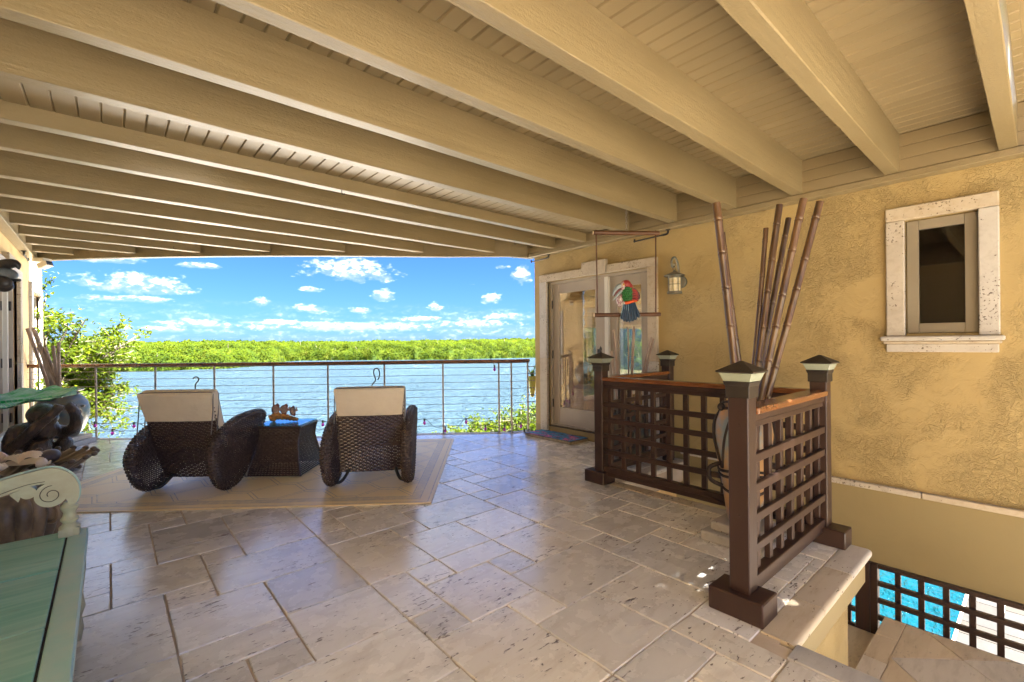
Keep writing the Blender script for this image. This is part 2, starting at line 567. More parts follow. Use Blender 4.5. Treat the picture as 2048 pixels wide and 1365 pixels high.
        if smooth is not None:
            me.polygons.foreach_set('use_smooth', [True] * len(me.polygons))
            try:
                me.set_sharp_from_angle(angle=R(smooth))
            except Exception:
                pass
        if isinstance(mat, (list, tuple)):
            for mm in mat:
                me.materials.append(mm)
        else:
            me.materials.append(mat)
        me.update()
        return me


def wloc(o):
    v = Vector((0, 0, 0))
    while o is not None:
        v = v + o.location
        o = o.parent
    return v


def tag(o, label=None, cat=None, group=None, kind=None):
    if label:
        o['label'] = label
    if cat:
        o['category'] = cat
    if group:
        o['group'] = group
    if kind:
        o['kind'] = kind
    return o


def thing(name, label, cat, loc=(0, 0, 0), rotz=0.0, group=None):
    o = bpy.data.objects.new(name, None)
    COL.objects.link(o)
    o.empty_display_size = 0.1
    o.location = loc
    o.rotation_euler = (0, 0, rotz)
    return tag(o, label, cat, group)


def link(name, me, parent=None):
    o = bpy.data.objects.new(name, me)
    COL.objects.link(o)
    if parent is not None:
        o.parent = parent
    return o


def part(name, mb, mat, parent, smooth=None, bevel=0.0, label=None, local=False, seg=1):
    """mb in world coordinates (local=False) or in the thing's own frame"""
    sh = (0, 0, 0) if local else tuple(wloc(parent))
    o = link(name, mb.data(name, mat, smooth, bevel, sh, seg), parent)
    if label:
        o['label'] = label
    return o


def solo(name, mb, mat, label=None, cat=None, group=None, kind=None, smooth=None, bevel=0.0, base=(0, 0, 0), seg=1):
    o = link(name, mb.data(name, mat, smooth, bevel, base, seg))
    o.location = base
    return tag(o, label, cat, group, kind)


def lerp(a, b, t):
    return a + (b - a) * t


def interp(x, xs, ys):
    if x <= xs[0]:
        return ys[0]
    for i in range(len(xs) - 1):
        if x <= xs[i + 1]:
            return lerp(ys[i], ys[i + 1], (x - xs[i]) / (xs[i + 1] - xs[i]))
    return ys[-1]


def smoothpath(pts, n=6, closed=False):
    """Catmull-Rom through pts"""
    P = [Vector(p) for p in pts]
    k = len(P)
    out = []
    rng = range(k if closed else k - 1)
    for i in rng:
        p0 = P[(i - 1) % k] if closed or i > 0 else P[0]
        p1 = P[i]
        p2 = P[(i + 1) % k]
        p3 = P[(i + 2) % k] if closed or i + 2 < k else P[-1]
        for j in range(n):
            t = j / n
            out.append(0.5 * ((2 * p1) + (p2 - p0) * t + (2 * p0 - 5 * p1 + 4 * p2 - p3) * t * t + (3 * p1 - p0 - 3 * p2 + p3) * t ** 3))
    if not closed:
        out.append(P[-1])
    return out


XW, XL = 4.534, -0.83            # porch faces of the right and left house walls
RAIL = [(-0.83, 9.02), (-0.131, 8.341), (0.467, 7.769), (1.056, 7.227), (1.65, 6.726), (2.207, 6.281), (2.806, 5.845), (3.446, 5.395), (4.032, 4.905), (4.169, 4.80), (4.45, 4.74)]


def rail_y(x):
    return interp(x, [p[0] for p in RAIL], [p[1] for p in RAIL])

# ------------------------------------------------------------------ ground, water, far mangroves
M['ground'] = simple('sandy_ground', (0.20, 0.16, 0.10), 0.9, (0.09, 0.11, 0.04), 0.5, world=True)


def water_mat(name, col, s1, s2, dist, rough=0.06):
    m, t, b = new_mat(name)
    p = t.pos()
    n1 = t.noise(t.mapping(p, (1.0, 1.0, 1.0), (0, 0, 0), (0, 0, 0.55)), s1, 3, 0.55, 0.4)
    n2 = t.noise(t.mapping(p, (1.0, 2.2, 1.0), (3, 1, 0), (0, 0, -0.75)), s2, 4, 0.6, 0.5)
    patch = t.noise(p, s1 * 0.045, 3, 0.5)
    h = t.math('ADD', t.math('MULTIPLY', n1, 1.0), t.math('MULTIPLY', n2, 0.45))
    h = t.math('MULTIPLY', h, t.math('MULTIPLY_ADD', patch, 1.0, 0.5))
    bn = t.bump(h, dist, 1.0)
    t.n.remove(b)
    di = t.new('ShaderNodeBsdfDiffuse')
    t.put(di.inputs[0], t.mix(t.ramp(patch, [(0.35, 0.0), (0.65, 1.0)]), col, tuple(x * 1.3 for x in col)))
    gl = t.new('ShaderNodeBsdfGlossy')
    gl.inputs['Color'].default_value = (0.80, 0.88, 1.0, 1)
    gl.inputs['Roughness'].default_value = rough
    fr = t.new('ShaderNodeFresnel')
    fr.inputs[0].default_value = 1.33
    for nd in (di, gl, fr):
        t.l.new(bn, nd.inputs['Normal'])
    mxs = t.new('ShaderNodeMixShader')
    t.put(mxs.inputs[0], t.math('MULTIPLY', fr.outputs[0], 0.68))
    t.l.new(di.outputs[0], mxs.inputs[1])
    t.l.new(gl.outputs[0], mxs.inputs[2])
    t.l.new(mxs.outputs[0], t.n['Material Output'].inputs[0])
    return m


M['water'] = water_mat('lagoon_water', (0.026, 0.046, 0.066), 0.62, 1.9, 1.6, 0.04)
M['pool_water'] = water_mat('pool_water', (0.001, 0.025, 0.036), 1.6, 4.0, 0.22, 0.04)
ZWATER = -4.2
mb = MB()
mb.add([(-2500, -60, ZWATER), (2500, -60, ZWATER), (2500, 3500, ZWATER), (-2500, 3500, ZWATER)], [(0, 1, 2, 3)])
solo('water', mb, M['water'], kind='structure')
mb = MB()
mb.box(-25, 60, -40, 9.8, -6.0, -3.06)
solo('ground', mb, M['ground'], kind='structure')

mb = MB()
mb.prism([(-4.5, 16.4, -3.0), (4.2, 8.8, -3.0), (10.0, 15.4, -3.0), (1.2, 23.0, -3.0)], (0, 0, 0), (0, 0, -1.8))
mb.prism([(8.7, 5.4, -3.0), (16.5, -1.6, -3.02), (22.0, 4.6, -3.02), (14.2, 11.6, -3.0)], (0, 0, 0), (0, 0, -1.8)) if False else None
M['bounce_pale'] = simple('pale_bounce_paving', (0.56, 0.53, 0.47), 0.8, (0.50, 0.46, 0.40), 1.5, world=True)
solo('bounce_terrace', mb, M['bounce_pale'], kind='structure')  # unseen pale slab added below the deck edge to bounce sun upward

SHORE_PX = [(-220, -60, 150), (-120.0, 140, 150), (-44.9, 180.4, 0), (-17.8, 148.6, 0), (-4.75, 138.5, 0), (6.75, 127.5, 0), (20.5, 125.8, 0), (34.0, 138.0, 0), (36.4, 141.5, 0),
            (42.5, 161.3, 0), (49.1, 166.3, 0), (67.5, 147.5, 0), (85.3, 129.1, 0), (113.8, 120.8, 0), (144.8, 91.6, 0), (190, 30, 0), (240, -60, 0)]
SH = sorted((math.atan2(x, y), math.hypot(x, y)) for x, y, _ in SHORE_PX)
SHA = [a for a, _ in SH]
SHD = [q for _, q in SH]


def shore(a):
    return interp(a, SHA, SHD) + 1.6 * mnoise.noise((a * 60, 0.3, 0)) + 0.8 * mnoise.noise((a * 190, 1.3, 0))


def canopy(x, y, dr):
    e = min(1.0, max(0.0, dr) / 13.0)
    ramp = max(0.0, 1 - (1 - e) ** 2) ** 0.6
    f1 = mnoise.voronoi((x * .24, y * .24, 0))[0][0]
    dome = math.sqrt(max(0.0, 1 - min(1, f1 * 1.15) ** 2))
    n = mnoise.noise((x * 0.20, y * 0.20, 0)) * 0.75 + mnoise.noise((x * 0.07, y * 0.07, 5)) * 0.8 + mnoise.noise((x * 0.5, y * 0.5, 9)) * 0.4
    return max(0.15, ramp * (4.0 + 2.3 * dome + 1.35 * n + 0.5 * math.exp(-((math.atan2(x, y) - 0.75) / 0.12) ** 2) + min(dr, 400) * 0.0016))


M['mangrove_far'] = leaf_mat('mangrove_far', [(0.007, 0.018, 0.0015), (0.019, 0.037, 0.0016), (0.036, 0.054, 0.0016), (0.058, 0.063, 0.006)], 0.30, 0.30, 0.8)
M['mangrove_near'] = leaf_mat('mangrove_near', [(0.007, 0.019, 0.002), (0.017, 0.033, 0.0024), (0.031, 0.047, 0.0028), (0.057, 0.050, 0.004)], 3.0, 0.4)
M['bark'] = simple('grey_bark', (0.17, 0.145, 0.12), 0.8, (0.11, 0.09, 0.07), 9)

rng = random.Random(11)
mb = MB()
# canopy hull
NA = 300
rows = [0, .5, 1.1, 1.8, 2.6, 3.6, 5, 7, 9, 11.5, 14, 17, 20, 24, 28, 33, 38, 44, 50, 58, 66, 76, 88, 102, 120, 145, 175, 215, 270, 350, 470, 650, 900, 1300]
hv = []
for a_i in range(NA + 1):
    a = lerp(-0.62, 1.35, a_i / NA)
    s0 = shore(a)
    for dr in rows:
        r = s0 + dr
        x, y = r * math.sin(a), r * math.cos(a)
        hv.append((x, y, ZWATER + (max(-.1, canopy(x, y, dr) - 1.3) if dr > 0 else -0.1)))
k = len(rows)
hf = [(i * k + j, (i + 1) * k + j, (i + 1) * k + j + 1, i * k + j + 1) for i in range(NA) for j in range(k - 1)]
mb.add(hv, hf)


def leaf_quad(V, F, c, nrm, size, rng, fold=0.25, asp=0.55):
    nrm = nrm.normalized()
    u = nrm.orthogonal().normalized()
    u = (Matrix.Rotation(rng.random() * 6.283, 3, nrm) @ u)
    v = nrm.cross(u)
    o = len(V)
    a = c - u * size * 0.5
    b = c + u * size * 0.5
    p = c + v * size * asp * 0.5 + nrm * size * fold * 0.4
    q = c - v * size * asp * 0.5 + nrm * size * fold * 0.4
    V += [tuple(a), tuple(q), tuple(b), tuple(p)]
    F += [(o, o + 1, o + 2), (o, o + 2, o + 3)]


V, F = [], []


def scatter(a0, a1, d0, d1, n, s0, s1, depth):
    for _ in range(n):
        a = rng.uniform(a0, a1)
        dr = d0 + (d1 - d0) * rng.random() ** 1.25
        r = shore(a) + dr
        x, y = r * math.sin(a), r * math.cos(a)
        h = canopy(x, y, dr)
        z = ZWATER + h + rng.uniform(-depth, 0.35)
        if dr < 3.0 and rng.random() < 0.75:
            z = ZWATER + 0.25 + rng.random() ** 0.8 * h
        nr = Vector((rng.gauss(0, .6) - math.sin(a) * .35, rng.gauss(0, .6) - math.cos(a) * .35, rng.uniform(0.2, 1.0)))
        leaf_quad(V, F, Vector((x, y, z)), nr, rng.uniform(s0, s1), rng, 0.3, 0.8)


def crowns(a0, a1, d0, d1, sp, nl, ls):
    """round crowns standing on a jittered lattice, leaves over each crown's shell"""
    dr = d0
    while dr < d1:
        r0 = shore(0.3) + dr
        na = int((a1 - a0) * r0 / sp)
        for i in range(na):
            a = a0 + (a1 - a0) * (i + rng.uniform(0.05, .95)) / na
            d_ = dr + rng.uniform(-.5, .5) * sp * .8
            r = shore(a) + max(0.0, d_)
            x, y = r * math.sin(a), r * math.cos(a)
            rad = rng.uniform(1.4, 2.9)
            top = canopy(x, y, max(0, d_) + 1.2) + rng.uniform(-.6, .5)
            zc = ZWATER + max(rad * .55, top - rad * .8)
            ox = rng.uniform(.85, 1.3)
            for _ in range(int(nl * (rad / 1.7) ** 2)):
                u = Vector((rng.gauss(0, 1), rng.gauss(0, 1), rng.gauss(.35, .8))).normalized()
                if u.z < -.75:
                    continue
                k_ = rng.uniform(.72, 1.06)
                p = Vector((x + u.x * rad * ox * k_, y + u.y * rad * ox * k_, zc + u.z * rad * .85 * k_))
                if p.z < ZWATER + .05:
                    continue
                nr = u * 1.5 + Vector((rng.gauss(0, .4), rng.gauss(0, .4), rng.uniform(.0, .5)))
                leaf_quad(V, F, p, nr, rng.uniform(.7, 1.3) * ls, rng, 0.3, 0.75)
        dr += sp * .85


crowns(-0.15, 0.80, 0.2, 26, 3.1, 105, 0.44)
crowns(-0.15, 0.80, 26, 75, 4.6, 60, 0.75)
scatter(-0.15, 0.80, 70, 200, 30000, 0.8, 1.6, 0.5)
scatter(-0.5, -0.15, -0.4, 12, 9000, 0.5, 1.0, 0.8)
scatter(0.80, 1.2, -0.4, 12, 12000, 0.5, 1.0, 0.8)
mb.add(V, F)
fo = solo('mangrove_forest', mb, M['mangrove_far'], 'low bright green mangrove forest along the far shore of the lagoon', 'mangroves', kind='stuff')
# pale stems showing between the crowns
mb = MB()
for _ in range(130):
    a = rng.uniform(-0.14, 0.78)
    dr = rng.uniform(0.2, 24)
    r = shore(a) + dr
    x, y = r * math.sin(a), r * math.cos(a)
    h = canopy(x, y, dr)
    z0 = ZWATER + max(0.0, h - rng.uniform(1.0, 3.0)) if dr > 2 else ZWATER - 0.1
    dx, dy = rng.gauss(0, .5), rng.gauss(0, .5)
    mb.tube([(x, y, z0), (x + dx * .5, y + dy * .5, z0 + 0.9), (x + dx, y + dy, z0 + rng.uniform(1.0, 1.9))], [0.05, 0.045, 0.02], 3, False)
solo('mangrove_stems', mb, M['bark'], 'pale bare stems among the mangroves on the far shore', 'stems', kind='stuff')


def make_tree(name, label, base, crown, radii, nlimb, ntwig, nleaf, ls, seed, mat, trunk_r=0.09, flat=0.0, spread=0.16, low=-0.8):
    rg = random.Random(seed)
    root = thing(name, label, 'tree', base)
    b, c = Vector(base), Vector(crown)
    wood = MB()
    mid = b.lerp(c, 0.55) + Vector((rg.uniform(-.15, .15), rg.uniform(-.15, .15), 0))
    wood.tube(smoothpath([b, mid, c - Vector((0, 0, radii[2] * 0.4))], 4), [lerp(trunk_r, trunk_r * .55, i / 8) for i in range(9)], 7)
    part('trunk', wood, M['bark'], root, 40)
    wood = MB()
    tips = []
    for i in range(nlimb):
        ph = 6.283 * i / nlimb + rg.uniform(-.3, .3)
        zz = rg.uniform(low, 1.0)
        rr = math.sqrt(max(0.05, 1 - zz * zz)) * rg.uniform(0.75, 1.05)
        tip = c + Vector((radii[0] * rr * math.cos(ph), radii[1] * rr * math.sin(ph), radii[2] * zz))
        st = mid.lerp(c, rg.uniform(0.0, 0.7))
        m1 = st.lerp(tip, 0.5) + Vector((rg.uniform(-.1, .1), rg.uniform(-.1, .1), rg.uniform(0, .2))) * radii[2]
        path = smoothpath([st, m1, tip], 5)
        wood.tube(path, [lerp(trunk_r * .4, 0.008, j / (len(path) - 1)) for j in range(len(path))], 5, False)
        for kx in range(ntwig):
            u = rg.uniform(0.3, 1.0)
            pt = path[int(u * (len(path) - 1))]
            e = pt + Vector((rg.gauss(0, 1), rg.gauss(0, 1), rg.gauss(0.25, .7))) * spread * 1.5
            wood.tube([pt, pt.lerp(e, .5) + Vector((0, 0, .02)), e], [0.008, 0.006, 0.003], 3, False)
            tips.append((pt, e))
    part('limbs', wood, M['bark'], root, 40)
    V, F = [], []
    for _ in range(nleaf):
        pt, e = tips[rg.randrange(len(tips))]
        q = pt.lerp(e, rg.uniform(0.35, 1.15)) + Vector((rg.gauss(0, 1), rg.gauss(0, 1), rg.gauss(0, .8))) * spread * 0.36
        nr = Vector((rg.gauss(0, .55), rg.gauss(0, .55), rg.uniform(.25, 1)))
        leaf_quad(V, F, q, nr, ls * rg.uniform(.7, 1.3), rg, 0.25, 0.5)
    cm = MB()
    cm.add(V, F)
    part('crown', cm, mat, root)
    return root


make_tree('mangrove_tree', 'open leafy mangrove rising behind the railing beside the left house wall', (-1.1, 11.6, -3.2), (-0.92, 11.2, 0.98), (1.30, 1.0, 1.25), 64, 15, 30000, 0.090, 3, M['mangrove_near'])
make_tree('mangrove_tree', 'sunlit bushy treetop below the right end of the railing', (9.0, 11.1, -4.2), (8.93, 10.79, -2.1), (1.6, 1.3, 1.1), 50, 14, 15000, 0.115, 4, M['mangrove_near'], spread=0.2, low=-0.3)
make_tree('mangrove_tree', 'larger bright treetop rising at the outer corner of the right house', (10.2, 10.6, -4.2), (10.07, 10.45, -2.0), (1.7, 1.4, 1.2), 50, 14, 15000, 0.115, 5, M['mangrove_near'], spread=0.2, low=-0.4)
make_tree('mangrove_tree', 'low pale green treetop at the left end of the bushes below the railing', (8.5, 12.1, -4.2), (8.4, 11.9, -2.25), (1.25, 1.0, 0.75), 36, 12, 9000, 0.115, 6, M['mangrove_near'], spread=0.2, low=-0.3)
# unseen tree added on the entrance side to break up the sunlight on the steps
make_tree('dapple_tree', 'unseen leafy tree added behind the porch to dapple the sun', (3.4, -2.9, -3.1), (2.45, -1.75, 5.2), (2.05, 1.7, 1.2), 46, 16, 17000, 0.20, 8, M['mangrove_near'], 0.14, spread=0.3)

make_tree('dapple_tree', 'slender sparse unseen tree added beside the stair to dapple the sun', (6.3, -2.6, -3.1), (5.35, -1.75, 5.3), (1.35, 1.5, 1.0), 24, 9, 5600, 0.22, 12, M['mangrove_near'], 0.10, spread=0.3)  # second unseen tree, added thin so sun spots reach the stair
make_tree('garden_tree', 'bright leafy tree outside the room window behind the glazed doors', (10.2, 7.2, -3.1), (10.1, 7.1, 0.7), (1.5, 1.4, 1.5), 40, 12, 9000, 0.13, 14, M['mangrove_near'], spread=0.22)


# ------------------------------------------------------------------ deck floor: travertine in a four-size pattern
GX, GY, GY0 = 0.2016, 0.2042, 0.042
BASE = [(2, 13, 3, 2), (5, 11, 2, 3), (3, 11, 2, 2), (3, 9, 2, 2), (1, 11, 2, 2), (0, 8, 2, 2), (5, 9, 1, 2), (1, 10, 2, 1), (5, 8, 1, 1), (0, 10, 1, 1), (2, 9, 1, 1), (1, 13, 1, 1)]
EDGE_X1, EDGE_X2, EDGE_Y1, EDGE_Y2 = 2.085, 3.375, 0.70, 2.47
COPE = 0.10


def clip_half(poly, nx, ny, c):
    """keep nx*x+ny*y <= c"""
    out = []
    for i in range(len(poly)):
        p, q = poly[i], poly[(i + 1) % len(poly)]
        dp, dq = nx * p[0] + ny * p[1] - c, nx * q[0] + ny * q[1] - c
        if dp <= 0:
            out.append(p)
        if dp * dq < 0:
            t = dp / (dp - dq)
            out.append((lerp(p[0], q[0], t), lerp(p[1], q[1], t)))
    return out


def area(poly):
    return 0.5 * sum(poly[i][0] * poly[(i + 1) % len(poly)][1] - poly[(i + 1) % len(poly)][0] * poly[i][1] for i in range(len(poly)))


def deck_pieces(x0, x1, y0, y1):
    """a tile rectangle cut to the deck outline; returns polygons"""
    x0, x1 = max(x0, XL + 0.004), min(x1, XW - 0.004)
    y0 = max(y0, -1.3)
    if x1 - x0 < 0.02 or y1 - y0 < 0.02:
        return []
    polys = [(x0, x1, y0, y1)]
    for (ax, by) in ((EDGE_X1 - COPE, EDGE_Y1 + COPE), (EDGE_X2 - COPE, EDGE_Y2 + COPE)):
        nxt = []
        for (a, b, c, d_) in polys:
            if b <= ax or c >= by:
                nxt.append((a, b, c, d_))
                continue
            if a < ax:
                nxt.append((a, ax, c, d_))
            if d_ > by:
                nxt.append((max(a, ax), b, by, d_))
        polys = nxt
    res = []
    for (a, b, c, d_) in polys:
        if b - a < 0.02 or d_ - c < 0.02:
            continue
        poly = [(a, c), (b, c), (b, d_), (a, d_)]
        cx = (a + b) / 2
        for i in range(len(RAIL) - 1):
            (xa, ya), (xb, yb) = RAIL[i], RAIL[i + 1]
            if xa <= cx < xb or (i == 0 and cx < xa):
                nx, ny = -(yb - ya), (xb - xa)
                ln = math.hypot(nx, ny)
                nx, ny = nx / ln, ny / ln
                poly = clip_half(poly, nx, ny, nx * xa + ny * ya - 0.03)
                break
        if len(poly) >= 3 and area(poly) > 0.004:
            res.append(poly)
    return res


def tile_geo(mb, poly, rg, z=0.0, gap=0.0030, chip=0.0032, thick=0.012, step=0.07):
    """rough-edged slab: wobbling top outline, chamfer ring and skirt"""
    n = len(poly)
    c = (sum(p[0] for p in poly) / n, sum(p[1] for p in poly) / n)
    top, low = [], []
    tx, ty = rg.uniform(-1, 1) * 0.0012, rg.uniform(-1, 1) * 0.0012
    for i in range(n):
        p, q = poly[i], poly[(i + 1) % n]
        ex, ey = q[0] - p[0], q[1] - p[1]
        L = math.hypot(ex, ey)
        if L < 1e-5:
            continue
        nx, ny = -ey / L, ex / L          # inward for ccw
        kk = max(1, int(L / step))
        for j in range(kk):
            t = j / kk
            if j == 0:
                wob = 0.001
                if rg.random() < .25:
                    wob += 0.006
            else:
                t += rg.uniform(-.3, .3) / kk
                wob = rg.random() ** 2 * chip + (0.006 * rg.random() if rg.random() < 0.12 else 0)
            px, py = p[0] + ex * t, p[1] + ey * t
            if j == 0:
                ppx, ppy = poly[i - 1]
                l2 = math.hypot(p[0] - ppx, p[1] - ppy) or 1
                n2 = (-(p[1] - ppy) / l2, (p[0] - ppx) / l2)
                ix, iy = nx + n2[0], ny + n2[1]
            else:
                ix, iy = nx, ny
            zz = z + tx * (px - c[0]) * 2 + ty * (py - c[1]) * 2
            top.append((px + ix * (gap + wob + .0015), py + iy * (gap + wob + .0015), zz))
            low.append((px + ix * (gap + wob * .4), py + iy * (gap + wob * .4), zz - 0.004))
    k = len(top)
    vs = top + low + [(x, y, z - thick) for x, y, _ in low]
    fs = [tuple(range(k))]
    for i in range(k):
        j = (i + 1) % k
        fs.append((i, k + i, k + j, j))
        fs.append((k + i, 2 * k + i, 2 * k + j, k + j))
    mb.add(vs, fs)


deck = bpy.data.objects.new('deck_floor', None)
mb = MB()
# bedding slab, cut like the deck
out = [(XL, -1.3), (EDGE_X1 - .02, -1.3), (EDGE_X1 - .02, EDGE_Y1 + .02), (EDGE_X2 - .02, EDGE_Y1 + .02), (EDGE_X2 - .02, EDGE_Y2 + .02), (XW, EDGE_Y2 + .02), (XW, 4.74)] + [(x, y) for x, y in RAIL[::-1]]
mb.prism([(x, y, -0.008) for x, y in out], (0, 0, 0), (0, 0, -0.22))
deck = solo('deck_floor', mb, M['grout'], kind='structure')
rg = random.Random(5)
cand = []
for kx in range(-2, 5):
    for ky in range(-3, 9):
        for (ix, iy, wx, wy) in BASE:
            x0, y0 = (ix + 6 * kx) * GX, (iy + 6 * ky) * GY + GY0
            for poly in deck_pieces(x0, x0 + wx * GX, y0, y0 + wy * GY):
                cx = sum(p[0] for p in poly) / len(poly)
                cy = sum(p[1] for p in poly) / len(poly)
                dep = cx * math.sin(R(41.1)) + cy * math.cos(R(41.1))
                lat = cx * math.cos(R(41.1)) - cy * math.sin(R(41.1))
                vis = dep > 1.3 and abs(lat) < dep * 1.16 + 0.3
                cand.append((-(area(poly) / max(dep, .3) ** 3) * (1 if vis else 1e-4), poly))
cand.sort(key=lambda q: q[0])
rest = MB()
for i, (_, poly) in enumerate(cand):
    if i < 285:
        t_ = MB()
        tile_geo(t_, poly, rg, z=rg.uniform(-.0008, .0008))
        part('tile', t_, M['travertine'], deck)
    else:
        tile_geo(rest, poly, rg, step=0.2)
if rest.v:
    o = part('tiles', rest, M['travertine'], deck)
    o['kind'] = 'stuff'


# coping with a rounded nose along the stairwell edges
def coping(p, q, nrm, depth=COPE, over=0.035, n=None, z0=-0.045):
    """stones from p to q (deck edge line); nrm points out over the stairwell"""
    p, q = Vector((*p, 0)), Vector((*q, 0))
    L = (q - p).length
    dr = (q - p) / L
    nv = Vector((*nrm, 0))
    cuts = [0]
    while cuts[-1] < L - 0.3:
        cuts.append(cuts[-1] + rg.uniform(.36, .5))
    cuts[-1] = L
    if len(cuts) == 1:
        cuts.append(L)
    prof = [(-depth + .003, z0), (-depth + .003, -0.003), (-depth + .006, 0.001), (over - .018, 0.001), (over - .006, -0.004), (over, -0.014), (over - .001, -0.034), (over - .012, z0)]
    for a, b in zip(cuts[:-1], cuts[1:]):
        s = MB()
        s.prism([p + dr * (a + .003) + nv * u + Vector((0, 0, v)) for u, v in prof], (0, 0, 0), dr * (b - a - .006))
        part('coping_stone', s, M['travertine_trim'], deck, 50)


coping((EDGE_X1, -1.3), (EDGE_X1, EDGE_Y1 - .035), (1, 0))
coping((EDGE_X1 - .0, EDGE_Y1), (EDGE_X2, EDGE_Y1), (0, -1))
coping((EDGE_X2, EDGE_Y1 + COPE + .004), (EDGE_X2, EDGE_Y2), (1, 0))
coping((EDGE_X2, EDGE_Y2), (XW - .005, EDGE_Y2), (0, -1))
# stair side walls below the coping: smooth band, then textured render set back
mb = MB()
mb.box(EDGE_X1 - .10, EDGE_X1 - .0, -1.3, EDGE_Y1 + .10, -0.20, -0.046)
mb.box(EDGE_X1 + .001, EDGE_X2 - .0, EDGE_Y1, EDGE_Y1 + .10, -0.20, -0.046)
mb.box(EDGE_X2 - .10, EDGE_X2 - .001, EDGE_Y1 + .101, EDGE_Y2 + .1, -0.20, -0.046)
part('edge_band', mb, M['stucco_smooth'], deck)
mb = MB()
mb.box(EDGE_X1 - .20, EDGE_X1 - .06, -1.3, EDGE_Y1 + .1, -3.05, -0.201)
mb.box(EDGE_X1 - .06, EDGE_X2 - .12, EDGE_Y1 + .06, EDGE_Y1 + .2, -3.05, -0.201)
mb.box(EDGE_X2 - .24, EDGE_X2 - .12, EDGE_Y1 + .2, EDGE_Y2 + .1, -3.05, -0.201)
part('stair_wall', mb, M['stucco'], deck)
# pale nosing strip along the outer deck edge
mb = MB()
for i in range(len(RAIL) - 1):
    (xa, ya), (xb, yb) = RAIL[i], RAIL[i + 1]
    nx, ny = -(yb - ya), (xb - xa)
    ln = math.hypot(nx, ny)
    nx, ny = nx / ln, ny / ln
    mb.prism([(xa - nx * .028, ya - ny * .028, 0.004), (xb - nx * .028, yb - ny * .028, 0.004), (xb + nx * .07, yb + ny * .07, 0.004), (xa + nx * .07, ya + ny * .07, 0.004)], (0, 0, 0), (0, 0, -0.06))
part('deck_edging', mb, M['travertine_trim'], deck)

# ------------------------------------------------------------------ stair landing, lower flight and pool terrace
M['slab'] = travertine_mat('landing_slab', (0.74, 0.65, 0.52), (0.63, 0.53, 0.40), (0.42, 0.32, 0.21), rough=0.4, pits=0.25, stretch=(0.5, 1.5, 2.0), polish=0.4)
ZL = -0.90
land = MB()
land.box(2.10, 4.50, -2.2, 0.80, ZL - .16, ZL - .008)
land = solo('stair_landing', land, M['grout'], kind='structure')
x_b = 4.50
lx0, lx1, ly0, ly1 = 2.11, 4.50, -2.2, 0.815
# border stones along the lower step, then squares laid on the diagonal
a = lx0
while a < lx1 - 0.05:
    b = min(lx1, a + rg.uniform(.34, .5))
    t_ = MB()
    tile_geo(t_, [(a, ly1 - .13), (b, ly1 - .13), (b, ly1), (a, ly1)], rg, ZL, .002)
    part('slab', t_, M['slab'], land)
    a = b
for i in range(-9, 10):
    for j in range(-9, 10):
        s = 0.46
        poly = [(lx1 - .55 + (i + u - (j + v)) * s * .7071, ly1 - .13 + (i + u + j + v) * s * .7071) for u, v in ((0, 0), (1, 0), (1, 1), (0, 1))]
        for nx, ny, c in ((1, 0, lx1), (-1, 0, -lx0), (0, 1, ly1 - .13), (0, -1, -ly0)):
            poly = clip_half(poly, nx, ny, c)
            if len(poly) < 3:
                break
        if len(poly) >= 3 and abs(area(poly)) > .01:
            if area(poly) < 0:
                poly = poly[::-1]
            t_ = MB()
            tile_geo(t_, poly, rg, ZL, .002)
            part('slab', t_, M['slab'], land)
for i in range(8):
    st = MB()
    y0 = 0.806 + i * 0.28
    z = ZL - 0.165 * (i + 1)
    st.box(3.28, 4.50, y0, y0 + 0.30, z - .20, z)
    o = solo('stair_step', st, M['slab'], kind='structure', bevel=0.006)

terr = MB()
terr.box(4.7, 22, -12, 9.7, -3.30, -3.012)
terr = solo('pool_terrace', terr, M['grout'], kind='structure')
PX0, PX1, PY0, PY1 = 7.2, 14.0, 0.86, 7.5
pw = MB()
pw.add([(PX0, PY0, -2.985), (PX1, PY0, -2.985), (PX1, PY1, -2.985), (PX0, PY1, -2.985)], [(0, 1, 2, 3)])
solo('pool_water', pw, M['pool_water'], kind='structure')
proto = {}
for i in range(7, 36):
    for j in range(-10, 1):
        x0 = i * 0.42
        y0 = PY0 - .03 + j * 0.42 - .42
        nm = (i * 7 + j * 3) % 4
        if nm not in proto:
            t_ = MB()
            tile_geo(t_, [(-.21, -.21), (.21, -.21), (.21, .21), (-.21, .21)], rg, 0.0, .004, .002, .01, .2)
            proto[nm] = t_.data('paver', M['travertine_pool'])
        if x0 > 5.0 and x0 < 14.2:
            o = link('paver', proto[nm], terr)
            o.location = (x0 + .21, y0 + .21, -3.0)

